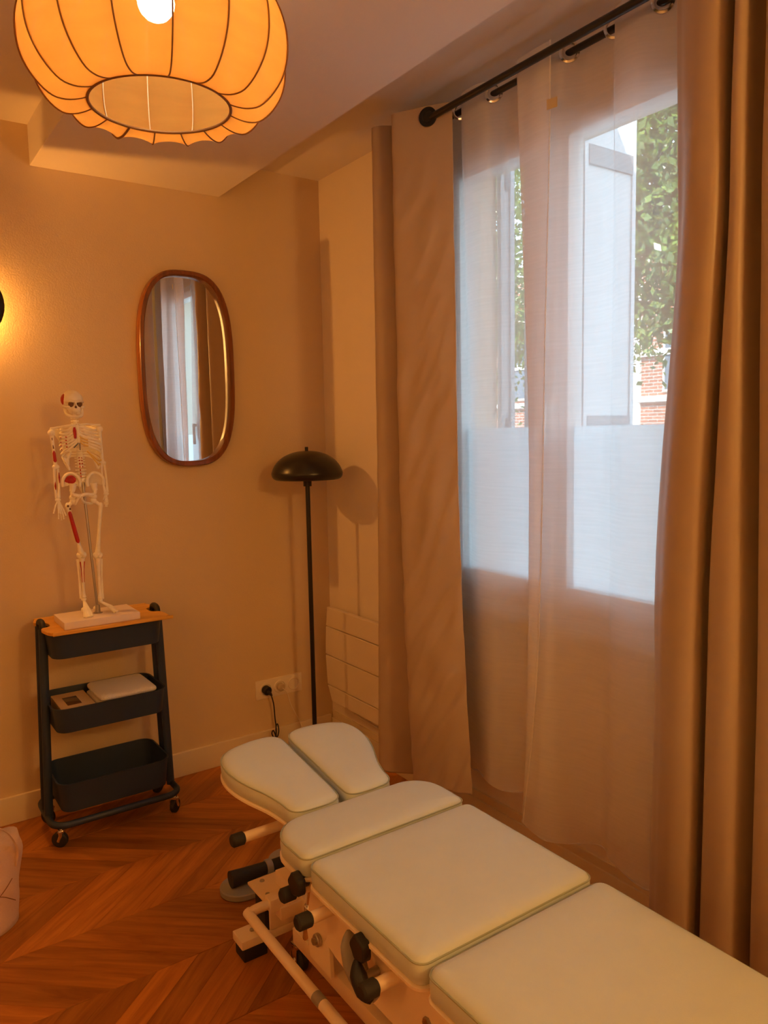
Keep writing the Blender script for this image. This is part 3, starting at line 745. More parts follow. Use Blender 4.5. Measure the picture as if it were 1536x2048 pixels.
b = BM(); cyl(b, (1.397, YB - .0065, .283), (1.397, YB - .034, .281), .019, 20, .003); tube(b, [(1.397, YB - .030, .28), (1.402, YB - .045, .272), (1.408, YB - .045, .262)], [.008, .007, .004], 8); obj('plug', b, m_blackmat, lc)
b = BM()
path = catmull([(1.406, YB - .045, .264), (1.418, YB - .040, .22), (1.424, YB - .035, .16), (1.428, YB - .035, .115), (1.424, YB - .040, .085), (1.412, YB - .045, .075), (1.402, YB - .045, .095), (1.412, YB - .040, .105), (1.430, YB - .035, .07), (1.440, YB - .035, .095), (1.438, YB - .030, .125), (1.430, YB - .030, .112), (1.428, YB - .035, .06), (1.43, YB - .05, .02), (1.45, YB - .08, .004), (1.49, 2.80, .004), (1.50, 2.77, .017)], 6)
tube(b, path, .0028, 8); obj('cable', b, m_blackmat, lc)
wc = empty('charger_cord', (1.465, YB - .02, .283), 'white plug with a thin white cord from the middle outlet', 'cord')
b = BM(); cyl(b, (1.465, YB - .0065, .283), (1.465, YB - .030, .282), .017, 20, .003); obj('plug', b, M('plug_grey', (.55, .45, .33), .4), wc)
b = BM(); tube(b, catmull([(1.468, YB - .030, .28), (1.485, YB - .036, .258), (1.505, YB - .03, .20), (1.53, YB - .025, .15), (1.552, YB - .022, .108), (1.56, YB - .03, .06), (1.57, YB - .035, .004)], 6), .0015, 6); obj('cable', b, m_plastic, wc)

# ------------------------------------------------------------------ radiator
ra = empty('radiator', (1.69, 2.55, .22), 'white wall radiator with three grooves behind the left drape', 'radiator')
b = BM(); box(b, 1.690, 1.715, 2.24, 2.86, .225, .60, .006); obj('body', b, m_radiator, ra)
def edge_y(z):   # the left edge is a slow curve
    t = (z - .20) / .42
    return 2.872 + .022 * math.sin(PI * min(1, max(0, t))) - .022 * max(0, .16 - t) / .16
gro = [.198, .268, .403, .533, .622]
for z0, z1 in zip(gro, gro[1:]):
    zz = [z0 + .002 + (z1 - z0 - .004) * k / 6 for k in range(7)]
    pol = [(edge_y(z), z) for z in zz] + [(2.20, zz[-1]), (2.20, zz[0])]
    b = BM(); prism(b, pol, 1.668, 1.690, .002, axis='x'); obj('front_panel', b, m_radiator, ra)
b = BM(); box(b, 1.667, 1.670, 2.21, 2.84, .264, .272); box(b, 1.667, 1.670, 2.21, 2.84, .399, .407); box(b, 1.667, 1.670, 2.21, 2.84, .529, .537)
b.free()
for y in (2.74, 2.34):
    b = BM(); box(b, 1.715, 1.735, y, y + .03, .16, .58, .002); obj('bracket', b, m_radiator, ra)
b = BM(); tube(b, catmull([(1.70, 2.70, .225), (1.70, 2.70, .185), (1.705, 2.68, .165), (1.715, 2.62, .158), (1.722, 2.52, .145), (1.726, 2.45, .13)], 6), .004, 8); obj('power_cable', b, m_plastic, ra)
b = BM(); box(b, 1.715, 1.735, 2.64, 2.72, .15, .21, .003); obj('junction_box', b, m_plastic, ra)

# ------------------------------------------------------------------ trolley
tr = empty('utility_trolley', (.68, 2.76, 0), 'slate three-tier trolley with bamboo top under the skeleton', 'trolley')
def tray(z0, z1, x0=.488, x1=.868, y0=2.640, y1=2.885):
    b = BM(); t = .0025; r = .045
    o_b, o_t = rrect(x0 + .010, x1 - .010, y0 + .010, y1 - .010, r - .006), rrect(x0, x1, y0, y1, r)
    i_b, i_t = rrect(x0 + .012, x1 - .012, y0 + .012, y1 - .012, r - .008), rrect(x0 + t, x1 - t, y0 + t, y1 - t, r - t)
    lv = [(o_b, z0), (o_t, z1 - .004), (rrect(x0 - .003, x1 + .003, y0 - .003, y1 + .003, r + .003), z1 - .003), (rrect(x0 - .003, x1 + .003, y0 - .003, y1 + .003, r + .003), z1), (i_t, z1), (i_b, z0 + .003)]
    rg = [[b.verts.new((p[0], p[1], z)) for p in pl_] for pl_, z in lv]; n = len(o_b)
    for a, c in zip(rg, rg[1:]):
        for k in range(n): b.faces.new((a[k], a[(k + 1) % n], c[(k + 1) % n], c[k]))
    b.faces.new(rg[0][::-1]); b.faces.new(rg[-1])
    return obj('tray', b, m_trolley, tr, angle=30)
tray(.652, .738); tray(.398, .484); tray(.122, .224)
for s in (0, 1):
    for dy in (-.028, .028):
        xt, xb_ = (.486, .466) if s == 0 else (.876, .893)
        b = BM(); y = 2.765 + dy
        tube(b, [(xb_, y, .085), ((xb_ + xt) / 2, y, .42), (xt, y, .742)], .011, 10, flat=1.3, up=(0, 1, 0)); obj('post', b, m_trolley, tr)
    b = BM(); tube(b, catmull([(xt, 2.737, .742), (xt, 2.742, .757), (xt, 2.765, .762), (xt, 2.788, .757), (xt, 2.793, .742)], 4), .011, 10); obj('grip', b, m_blackmat, tr)
b = BM(); tube(b, [(*p, .088) for p in rrect(.462, .897, 2.638, 2.892, .05, 7)], .0115, 10, closed=True, up=(0, 0, 1)); obj('base_frame', b, m_trolley, tr)
for (x, y, a) in ((.492, 2.672, 2.5), (.880, 2.672, .8), (.492, 2.868, 2.2), (.880, 2.868, .6)):
    b = BM(); d = Vector((math.cos(a), math.sin(a), 0)); nrm = Vector((-d.y, d.x, 0)); c = Vector((x, y, .027)) + d * .008
    cyl(b, c - nrm * .010, c + nrm * .010, .027, 24, .004); w = obj('caster', b, m_rubber, tr)
    b = BM(); cyl(b, (x, y, .058), (x, y, .080), .0085, 14, .001); lathe(b, [(.013, 0), (.013, .004), (0, .004)], (x, y, .060))
    for sgn in (-1, 1):
        o_ = c + nrm * sgn * .0125
        tube(b, [Vector((x, y, .060)) + nrm * sgn * .0125, (Vector((x, y, .045)) + nrm * sgn * .0125), o_], [.007, .006, .005], 8)
    obox(b, (x, y, .058), d, nrm, (0, 0, 1), .010, .014, .003)
    cyl(b, c - nrm * .0145, c + nrm * .0145, .005, 12)
    obj('fork', b, m_chrome, w, label='chrome caster fork')
# bamboo lid with a notch at each post
ol = []
x0, x1, y0, y1 = .478, .886, 2.622, 2.890
ol += [(x0 + .05, y0), (x1 - .02, y0), (x1 - .004, y0 + .006), (x1, y0 + .02)]
ol += [(x1 - .002, 2.700), (x1 - .012, 2.722), (x1 - .030, 2.732), (x1 - .036, 2.765), (x1 - .030, 2.798), (x1 - .012, 2.808), (x1 - .002, 2.830)]
ol += [(x1, y1 - .04), (x1 - .012, y1 - .010), (x1 - .04, y1), (x0 + .04, y1), (x0 + .012, y1 - .010), (x0, y1 - .04)]
ol += [(x0 - .004, 2.830), (x0 + .004, 2.808), (x0 + .026, 2.800), (x0 + .034, 2.765), (x0 + .026, 2.732), (x0 + .004, 2.722), (x0 - .002, 2.700), (x0 + .008, y0 + .025), (x0 + .024, y0 + .006)]
ol = [(p.x, p.y) for p in catmull([(x, y, 0) for x, y in ol], 4, closed=True)]
b = BM(); prism(b, ol, .7385, .7500, .0015); obj('wooden_lid', b, m_tabletop, tr)

# box and towel on the middle tray
bx_ = empty('tissue_box', (.575, 2.76, .4015), 'tan card box with a dark oblong window on the middle tray', 'box', rz=0)
b = BM(); box(b, .518, .630, 2.672, 2.860, .4015, .470, .003); obj('carton', b, m_card, bx_)
b = BM(); box(b, .545, .592, 2.715, 2.805, .4695, .4712, .0008); obj('opening', b, m_film, bx_)
b = BM(); box(b, .5175, .6305, 2.667, 2.676, .455, .4715, .002); obj('flap', b, m_card, bx_)
tw = BM()
for i, (z0, z1, dx) in enumerate(((.4015, .424, 0), (.4245, .447, .004), (.4475, .470, -.003), (.4705, .497, .002))):
    g = 12; P = {}
    x0, x1, y0, y1 = .640 + dx, .838 + dx, 2.662, 2.862
    pl_ = rrect(x0, x1, y0, y1, .018, 5)
    pl_ = [(p[0] + noise.noise(Vector((p[0] * 22, p[1] * 22, i))) * .009, p[1] + noise.noise(Vector((p[0] * 30, p[1] * 30, i + 9))) * .009) for p in pl_]
    prism(tw, pl_, z0, z1, .008)
o = obj('towel', tw, m_towel, angle=180); own_origin(o, (.74, 2.76, .4015))
md = o.modifiers.new('s', 'SUBSURF'); md.levels = 1; md.render_levels = 1
tag(o, 'folded white towel lying on the middle tray beside the card box', 'towel')

# ------------------------------------------------------------------ skeleton model
f_px = 1535.0
def at(px, py, Y):
    """a point on the plane y = Y"""
    v = Vector((px - 768, -(py - 1024), -f_px)); r = m3 @ v
    return Vector((0, 0, H_CAM)) + r * (Y / r.y)
sk = empty('skeleton_model', (.665, 2.715, .750), 'small anatomical skeleton model with red muscle patches on a white base', 'skeleton')
b = BM(); box(b, .535, .785, 2.640, 2.800, .7502, .775, .002); obj('base', b, m_basewhite, sk)
YS = 2.735
pole_b = Vector((.664, 2.722, .775)); pole_t = at(165.5, 965, YS + .012)
b = BM(); cyl(b, pole_b, pole_t, .0042, 14); lathe(b, [(0, 0), (.016, 0), (.016, .002), (.009, .003), (.008, .028), (0, .028)], pole_b); obj('rod', b, m_steel, sk, label='steel support rod')
def bone(name, pts, rads, seg=10, mat=None, label=None):
    b = BM(); tube(b, catmull(pts, 4), [r for r in np.interp(np.linspace(0, len(rads) - 1, (len(pts) - 1) * 4 + 1), range(len(rads)), rads)], seg)
    return obj(name, b, mat or m_bone, sk, label=label)
# skull
SK = at(144.5, 803, YS)
b = BM()
vs = ball(b, SK + Vector((.002, .012, .004)), .034, 1.0, 1.18, 1.02, 28, 20)
obj_sk = None
ball(b, SK + Vector((.003, -.012, -.022)), .024, .92, .8, .95, 18, 14)
for s in (-1, 1):
    tube(b, [SK + Vector((s * .017 + .003, -.028, -.020)), SK + Vector((s * .028 + .003, -.016, -.019)), SK + Vector((s * .032 + .003, .004, -.016))], [.0055, .004, .003], 8)
tube(b, [SK + Vector((-.024, -.016, -.002)), SK + Vector((-.012, -.030, .000)), SK + Vector((.003, -.031, -.002)), SK + Vector((.018, -.030, .000)), SK + Vector((.030, -.016, -.002))], [.004, .0045, .004, .0045, .004], 8)
tube(b, [SK + Vector((.003, -.031, -.004)), SK + Vector((.003, -.036, -.012))], [.004, .003], 8)
ball(b, SK + Vector((.003, -.028, -.031)), .013, 1.1, .8, .75, 12, 8)
skull = obj('skull', b, m_bone, sk, angle=180)
for s in (-1, 1):
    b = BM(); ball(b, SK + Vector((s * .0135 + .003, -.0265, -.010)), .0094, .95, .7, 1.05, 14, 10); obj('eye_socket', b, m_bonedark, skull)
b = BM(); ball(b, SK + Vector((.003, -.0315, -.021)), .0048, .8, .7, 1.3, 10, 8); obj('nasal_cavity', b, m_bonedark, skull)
b = BM(); ball(b, SK + Vector((-.020, .010, .006)), .0155, .95, 1.3, 1.35, 14, 10); obj('temple_patch', b, m_bonepaint, skull, label='red muscle patch on the temple')
b = BM()
tube(b, catmull([SK + Vector((-.025, .006, -.022)), SK + Vector((-.022, -.004, -.042)), SK + Vector((-.012, -.022, -.050)), SK + Vector((.003, -.029, -.052)), SK + Vector((.018, -.022, -.050)), SK + Vector((.028, -.004, -.042)), SK + Vector((.030, .006, -.022))], 4), .0048, 8)
jaw = obj('jaw', b, m_bone, sk)
for k in range(8):
    b = BM(); a = (k - 3.5) * .0032
    obox(b, SK + Vector((.003 + a, -.0375 + abs(a) * .5, -.0405)), (1, 0, 0), (0, 1, 0), (0, 0, 1), .0013, .002, .004, .0006); obj('tooth', b, m_plastic, jaw)
# spine
sp_px = [(149, 832), (150.5, 846), (153, 856), (156, 880), (158, 900), (159.5, 915), (161, 930), (163, 948), (165, 962)]
sp_pts = [at(px, py, YS + (.012 if i < 2 else .030 if i < 6 else .012)) for i, (px, py) in enumerate(sp_px)]
spl = catmull(sp_pts, 8); NV = 23
for k in range(NV):
    t = k / (NV - 1) * (len(spl) - 1); i = min(int(t), len(spl) - 2); p = spl[i].lerp(spl[i + 1], t - i); d = (spl[i + 1] - spl[i]).normalized()
    r = .0065 + .0065 * k / NV
    b = BM(); cyl(b, p - d * .0038, p + d * .0038, r, 12, .0015)
    tube(b, [p + Vector((-r - .006, .004, 0)), p + Vector((r + .006, .004, 0))], .002, 6); tube(b, [p, p + Vector((0, r + .008, -.003))], .002, 6)
    v = obj('vertebra', b, m_bone, sk)
    if 14 <= k <= 20:
        b = BM(); ball(b, p + Vector((-.4 * r, -r * .9, 0)), .0028, .8, .6, 1.4, 8, 6)
        ball(b, p + Vector((.35 * r, -r * .9, 0)), .0024, .8, .6, 1.4, 8, 6) if k < 18 else None
        obj('muscle_dot', b, m_bonepaint, v)
# ribs and sternum
st0, st1 = at(153.5, 851, YS - .020), at(158.5, 893, YS - .030)
bone('sternum', [st0, st0.lerp(st1, .35), st0.lerp(st1, .7), st1], [.007, .0055, .0058, .002], 8)
b = BM(); q0, q1 = st0 + Vector((-.009, -.003, -.006)), st0.lerp(st1, .62) + Vector((-.010, -.003, 0)); tube(b, [q0, q0.lerp(q1, .3), q1], [.003, .006, .004], 8); obj('chest_patch', b, m_bonepaint, sk, label='red muscle patch beside the breastbone')
for k in range(10):
    t = k / 9; back = spl[int(len(spl) * (.24 + .36 * t))]
    wd = .036 + .030 * math.sin(PI * min(1, .25 + t * .55)); drop = .014 + .020 * t
    fr = st0.lerp(st1, min(1, .06 + t * .95))
    low = fr + Vector((0, 0, 0))
    for s in (-1, 1):
        side = Vector((back.x + s * wd, (back.y + fr.y) / 2 + .002, back.z - drop * .6))
        bs = Vector((back.x + s * wd * .55, back.y + .010, back.z + .001))
        if k < 7:
            ff = Vector((fr.x + s * .012, fr.y - .001, fr.z - .001 - .002 * k))
            fs = Vector((back.x + s * wd * .75, fr.y + .006, fr.z - .012 - .0035 * k))
            pts = [back, bs, side, fs, ff, fr + Vector((s * .004, 0, 0))]
        else:
            ex = (k - 6)
            ff = st1 + Vector((s * (.016 + .010 * ex), .004 + .003 * ex, -.006 - .010 * ex))
            fs = Vector((back.x + s * wd * .86, fr.y + .012, back.z - .030 - .004 * ex))
            pts = [back, bs, side, fs, ff]
        b = BM(); c_ = catmull(pts, 5); tube(b, c_, .0037, 7, flat=.7)
        obj('rib', b, m_bone, sk)
        if s == 1 and 4 <= k <= 8:
            b = BM(); tube(b, [p + Vector((0, -.0012, 0)) for p in c_[-8:]], .0030, 7); obj('rib_cartilage', b, m_cart, sk, label='yellow cartilage')
        if s == -1 and 2 <= k <= 5:
            for q in (12, 15):
                b = BM(); ball(b, c_[q] + Vector((0, -.002, 0)), .0024, 1.3, .8, 1, 8, 6); obj('muscle_dot', b, m_bonepaint, sk)
b = BM(); tube(b, [st1 + Vector((-.018, -.003, -.004)), st1 + Vector((-.003, -.005, .012))], .0016, 6); tube(b, [st1 + Vector((.001, -.005, .012)), st1 + Vector((.001, -.005, -.012))], .0016, 6); obj('blue_patch', b, m_bluepaint, sk, label='dark blue muscle line')
# shoulders
shL, shR = at(102.5, 866, YS), at(199, 858, YS + .005)
for sh_, s, acro in ((shL, -1, at(101, 858, YS + .004)), (shR, 1, at(200, 850, YS + .008))):
    bone('clavicle', [st0 + Vector((s * .006, -.002, .002)), st0.lerp(acro, .35) + Vector((0, -.010, .004)), st0.lerp(acro, .7) + Vector((0, .002, .002)), acro], [.0042, .0032, .0032, .0048], 8)
    b = BM(); tri = [acro + Vector((0, .006, -.004)), Vector((back.x + s * .030, YS + .045, acro.z - .008)), Vector((back.x + s * .036, YS + .042, acro.z - .075))]
    vs0 = [b.verts.new(p) for p in tri]; vs1 = [b.verts.new(p + Vector((0, .004, 0))) for p in tri]
    b.faces.new(vs0); b.faces.new(vs1[::-1])
    for i in range(3): b.faces.new((vs0[i], vs1[i], vs1[(i + 1) % 3], vs0[(i + 1) % 3]))
    tube(b, [tri[1], acro + Vector((0, .006, 0))], .003, 8); obj('scapula', b, m_bone, sk)
def arm(sh_, el, wr, tips, s, thumb):
    b = BM(); ball(b, sh_, .0115, 1, 1, 1, 14, 10); d = el - sh_
    tube(b, catmull([sh_, sh_ + d * .12, sh_ + d * .5, sh_ + d * .88, el], 4), np.interp(np.linspace(0, 4, 17), range(5), [.009, .0065, .0048, .006, .009]), 10)
    ball(b, el, .0095, 1.3, .9, .9, 12, 8); h = obj('humerus', b, m_bone, sk)
    e = wr - el; side = Vector((.006, .002, 0))
    for nm, sg, rr in (('radius', 1, .0036), ('ulna', -1, .0033)):
        b = BM(); tube(b, catmull([el + side * sg * .8, el + e * .3 + side * sg * 1.1, el + e * .7 + side * sg * 1.1, wr + side * sg * .6], 4), np.interp(np.linspace(0, 3, 13), range(4), [rr * 1.6, rr, rr, rr * 1.7]), 8); obj(nm, b, m_bone, sk)
    b = BM(); ball(b, wr + Vector((0, 0, -.006)), .008, 1.2, .6, .9, 12, 8)
    n = len(tips)
    for i, tp in enumerate(tips):
        kn = wr.lerp(tp, .46) + Vector((0, -.002, 0)); a0 = wr + (tp - wr) * .1
        seq = [a0, kn, kn.lerp(tp, .45) + Vector((0, -.003, 0)), kn.lerp(tp, .75) + Vector((0, -.002, 0)), tp]
        for p, q in zip(seq, seq[1:]): tube(b, [p, p.lerp(q, .2), p.lerp(q, .8), q], [.0032, .0024, .0023, .0030], 7)
    seq = [wr + Vector((0, 0, -.006)), wr.lerp(thumb, .5), wr.lerp(thumb, .8), thumb]
    for p, q in zip(seq, seq[1:]): tube(b, [p, p.lerp(q, .2), p.lerp(q, .8), q], [.0030, .002, .002, .0026], 7)
    obj('hand', b, m_bone, sk)
    return h
el, wr = at(111.5, 934, YS), at(115.5, 996, YS - .012)
hL = arm(shL, el, wr, [at(*p, YS - .02) for p in ((117.5, 1038), (123, 1040.5), (128, 1038), (132, 1031))], -1, at(107, 1027, YS - .026))
b = BM(); d = el - shL; tube(b, [shL + d * .50 + Vector((0, -.0022, 0)), shL + d * .60 + Vector((0, -.0025, 0)), shL + d * .82 + Vector((0, -.0022, 0)), shL + d * .88 + Vector((0, -.002, 0))], [.002, .0050, .0055, .003], 10); obj('muscle_patch', b, m_bonepaint, hL, label='red muscle patch')
b = BM(); tube(b, [shL + d * .14 + Vector((-.001, -.0045, 0)), shL + d * .30 + Vector((-.001, -.0035, 0)), shL + d * .46 + Vector((0, -.003, 0))], [.0022, .0016, .003], 6); obj('muscle_line', b, m_bonedark, hL)
e = wr - el
for (t0, t1, dx) in ((.18, .52, .008), (.45, .78, -.006)):
    b = BM(); tube(b, [el + e * t0 + Vector((dx, -.004, 0)), el + e * (t0 + t1) / 2 + Vector((dx, -.0045, 0)), el + e * t1 + Vector((dx, -.004, 0))], [.001, .0030, .001], 8); obj('forearm_patch', b, m_bonepaint, sk, label='red muscle patch')
el2, wr2 = at(205, 926, YS + .006), at(212, 984, YS - .004)
arm(shR, el2, wr2, [at(*p, YS - .006) for p in ((208.5, 1008), (211, 1013), (213.5, 1013), (215.5, 1008))], 1, at(206.5, 1000, YS - .016))
# pelvis
def ilium(c, s, mat):
    b = BM(); N = 9; g0 = []
    for i in range(N):
        a = math.radians(200 - i * 28) if s < 0 else math.radians(-20 + i * 28)
        g0.append((math.cos(a), math.sin(a)))
    inner = [c + Vector((x * .012, -.002, z * .014 - .004)) for x, z in g0]; outer = [c + Vector((x * .028, .004 - .010 * abs(x), z * .032)) for x, z in g0]
    ra_, rb_ = [b.verts.new(p) for p in inner], [b.verts.new(p) for p in outer]
    cc = b.verts.new(c + Vector((0, .006, -.004)))
    for i in range(N - 1): b.faces.new((ra_[i], ra_[i + 1], rb_[i + 1], rb_[i])); b.faces.new((cc, ra_[i + 1], ra_[i]))
    r = bmesh.ops.solidify(b, geom=b.faces[:], thickness=.004)
    tube(b, catmull(outer, 3), .0055, 8)
    tube(b, [c + Vector((s * -.006, 0, -.002)), c + Vector((s * -.004, 0, -.020)), c + Vector((s * -.001, -.002, -.030))], [.013, .010, .009], 10)
    return b
cL, cR = at(142, 966, YS + .002), at(190, 964, YS + .004)
hb = ilium(cL, -1, None); hipL = obj('hip_bone', hb, m_bone, sk, angle=60)
hb = ilium(cR, 1, None); hipR = obj('hip_bone', hb, m_bone, sk, angle=60)
b = BM(); tube(b, catmull([cL + Vector((-.018, -.006, .004)), cL + Vector((-.010, -.008, .018)), cL + Vector((.004, -.006, .021)), cL + Vector((.014, -.004, .010))], 5), [.005] * 16, 10, flat=.5); ball(b, cL + Vector((.0, -.003, .009)), .014, 1.15, .25, .8); obj('hip_patch', b, m_bonepaint, hipL, label='red muscle patch on the hip bone')
pub = at(160, 992, YS - .016); sac = at(165, 972, YS + .022)
for c, s, hip, hj in ((cL, -1, hipL, at(146, 1003, YS)), (cR, 1, hipR, at(187, 1001, YS + .002))):
    b = BM()
    tube(b, catmull([c + Vector((0, -.002, -.008)), c.lerp(hj, .65), pub + Vector((s * .018, 0, .004)), pub + Vector((s * .004, 0, 0))], 4), .0068, 8)
    tube(b, catmull([c.lerp(hj, .75), c.lerp(hj, .8) + Vector((s * -.006, .006, -.022)), pub + Vector((s * .013, .006, -.022)), pub + Vector((s * .004, 0, -.004))], 4), .0045, 8)
    ball(b, c.lerp(hj, .78), .011, 1, 1, 1, 12, 8)
    obj('pubic_branch', b, m_bone, sk)
b = BM(); tube(b, [sac + Vector((0, .004, .016)), sac, sac + Vector((0, .008, -.024))], [.018, .014, .004], 12, flat=.45, up=(1, 0, 0)); ball(b, pub, .006, .8, .7, 1.2); obj('sacrum', b, m_bone, sk)
# legs
def leg(hj, tro, kn, an, toes, s, d_foot):
    b = BM(); ball(b, hj, .0105, 1, 1, 1, 14, 10); tube(b, [hj, tro], [.0065, .0065], 10); ball(b, tro, .009, .9, .9, 1.3, 12, 8)
    d = kn - tro
    tube(b, catmull([tro, tro + d * .12, tro + d * .5, tro + d * .82, kn], 4), np.interp(np.linspace(0, 4, 17), range(5), [.009, .0072, .0056, .0075, .012]), 12)
    for q in (-1, 1): ball(b, kn + Vector((q * .0075, .002, -.002)), .0105, .9, 1.1, 1, 12, 8)
    fe = obj('femur', b, m_bone, sk)
    b = BM(); ball(b, kn + Vector((0, -.013, .004)), .0065, 1, .6, 1.1, 12, 8); obj('patella', b, m_bone, sk)
    e = an - kn; k0 = kn + e * .07
    b = BM(); tube(b, catmull([k0, kn + e * .14, kn + e * .45, kn + e * .85, an], 4), np.interp(np.linspace(0, 4, 17), range(5), [.0135, .0095, .0052, .005, .009]), 12); ti = obj('tibia', b, m_bone, sk)
    b = BM(); tube(b, [k0 + Vector((s * .013, .006, -.006)), kn + e * .5 + Vector((s * .011, .006, 0)), an + Vector((s * .009, .003, -.004))], [.0045, .0028, .0048], 8); obj('fibula', b, m_bone, sk)
    b = BM(); ball(b, an + Vector((0, .004, -.008)), .009, 1, 1.3, .8, 12, 8); heel = Vector((an.x - d_foot.x * .02, an.y - d_foot.y * .02, .775 + .010)); ball(b, heel, .010, .9, 1.2, .95, 12, 8)
    for i, tp in enumerate(toes):
        a0 = an + Vector((0, 0, -.012)); kn_ = a0.lerp(tp, .62) + Vector((0, 0, .004))
        for p, q in ((a0, kn_), (kn_, tp)): tube(b, [p, p.lerp(q, .25), p.lerp(q, .75), q], [.0046, .0036, .0034, .0038], 7)
    obj('foot', b, m_bone, sk)
    return fe, ti, kn, e, tro, d
def toe_pts(c, d, n=5, w=.0065, L=.0):
    d = Vector(d).normalized(); nrm = Vector((-d.y, d.x, 0))
    return [Vector((c[0], c[1], .7785)) + nrm * (i - 2) * w - d * abs(i - 1.5) * .004 for i in range(n)]
anL, anR = at(167.5, 1194, 2.735), at(200.5, 1196, 2.735)
anL.z = max(anL.z, .80); anR.z = max(anR.z, .80)
tL = toe_pts((anL.x - .005, anL.y - .075), (-.1, -1, 0)); tR = toe_pts((anR.x + .045, anR.y - .050), (.7, -.7, 0))
feL = leg(at(146, 1003, YS), at(135, 1012, YS), at(163, 1109, YS), anL, tL, -1, Vector((-.1, -1, 0)))
feR = leg(at(187, 1001, YS + .002), at(201, 1011, YS), at(195.5, 1109, YS), anR, tR, 1, Vector((.7, -.7, 0)))
fe, ti, kn, e, tro, d = feL
b = BM(); tube(b, catmull([tro + d * .10 + Vector((0, -.003, 0)), tro + d * .16 + Vector((0, -.0035, 0)), tro + d * .5 + Vector((0, -.003, 0)), tro + d * .70 + Vector((0, -.0035, 0)), tro + d * .76 + Vector((0, -.004, 0))], 4), np.interp(np.linspace(0, 4, 17), range(5), [.002, .0062, .0070, .0070, .003]), 12); obj('muscle_patch', b, m_bonepaint, fe, label='long red muscle patch on the thigh bone')
b = BM(); ball(b, tro + Vector((0, -.008, 0)), .004, 1, .6, 1, 8, 6); ball(b, tro + Vector((.006, -.007, -.010)), .003, 1, .6, 1.4, 8, 6); obj('muscle_dot', b, m_bonedark, fe)
for dx in (-.005, .005):
    b = BM(); tube(b, [kn + e * .16 + Vector((dx * 1.3, -.006, 0)), kn + e * .35 + Vector((dx * .8, -.0045, 0)), kn + e * .65 + Vector((dx * .6, -.004, 0))], [.0022, .0016, .001], 6); obj('muscle_line', b, m_bonepaint, ti)

# ------------------------------------------------------------------ treatment table
tb = empty('treatment_table', (.93, .9, 0), 'low sage vinyl treatment table in sections on an ivory steel frame', 'treatment table')
TILT, TY = .147, 1.53
def cushion(name, poly, z1, th=.050, tilt=False, label=None, n_in=(.004, .010, .020)):
    area = sum(poly[i - 1][0] * poly[i][1] - poly[i][0] * poly[i - 1][1] for i in range(len(poly)))
    if area < 0: poly = poly[::-1]
    z0 = z1 - th; b = BM()
    cxm = sum(p[0] for p in poly) / len(poly); cym = sum(p[1] for p in poly) / len(poly)
    def sc(P, f): return [(cxm + (p[0] - cxm) * f, cym + (p[1] - cym) * f) for p in P]
    def Z(x, y, z): return z + (TILT * (y - TY) if tilt else 0)
    lv = [(inset(poly, .004), z0), (poly, z0 + .004), (inset(poly, -.0015), z0 + th * .5), (poly, z1 - .013), (inset(poly, n_in[0]), z1 - .0065), (inset(poly, n_in[1]), z1 - .0025), (inset(poly, n_in[2]), z1)]
    base = lv[-1][0]
    lv += [(sc(base, .85), z1 + .0015), (sc(base, .55), z1 + .0025), (sc(base, .2), z1 + .003)]
    rg = [[b.verts.new((p[0], p[1], Z(p[0], p[1], z))) for p in pl_] for pl_, z in lv]; n = len(poly)
    for a, c in zip(rg, rg[1:]):
        for k in range(n): b.faces.new((a[k], a[(k + 1) % n], c[(k + 1) % n], c[k]))
    b.faces.new(rg[0][::-1]); b.faces.new(rg[-1])
    o = obj(name, b, m_leather, tb, angle=60, label=label)
    b = BM(); tube(b, [(p[0], p[1], Z(p[0], p[1], z1 - .011)) for p in inset(poly, -.0002)], .0019, 6, closed=True); obj('piping', b, m_pipe, o)
    b = BM(); q0 = inset(poly, .002); q1 = inset(poly, -.003)
    zz = z0 - .0085
    rg = [[b.verts.new((p[0], p[1], Z(p[0], p[1], z))) for p in pl_] for pl_, z in ((q0, zz), (q1, zz + .0015), (q1, zz + .007), (q0, zz + .0084))]
    for a, c in zip(rg, rg[1:]):
        for k in range(n): b.faces.new((a[k], a[(k + 1) % n], c[(k + 1) % n], c[k]))
    b.faces.new(rg[0][::-1]); b.faces.new(rg[-1]); obj('base_board', b, m_tframe, o)
    return o
HL = [(.921, 1.835), (.921, 1.75), (.921, 1.66), (.921, 1.575), (.9145, 1.5475), (.890, 1.537), (.845, 1.536), (.807, 1.540), (.788, 1.556), (.782, 1.590), (.768, 1.638), (.745, 1.690), (.729, 1.740), (.724, 1.790), (.734, 1.834), (.764, 1.862), (.816, 1.877), (.870, 1.880), (.902, 1.872), (.916, 1.858)]
def smooth_poly(P, n=4): return [(p.x, p.y) for p in catmull([(x, y, 0) for x, y in P], n, closed=True)]
cushion('headrest_cushion', smooth_poly(HL), .503, .050, True)
cushion('headrest_cushion', smooth_poly([(1.861 - x, y) for x, y in HL][::-1]), .503, .050, True)
cushion('chest_cushion', rrect(.712, 1.153, 1.350, 1.521, [.022, .020, .085, .085], 8), .503, .052)
cushion('torso_cushion', rrect(.712, 1.150, .955, 1.336, .024, 6), .503, .052)
cushion('pelvis_cushion', rrect(.712, 1.150, .250, .941, .024, 6), .503, .052)
cushion('leg_cushion', rrect(.712, 1.150, -.42, .236, .024, 6), .503, .052)
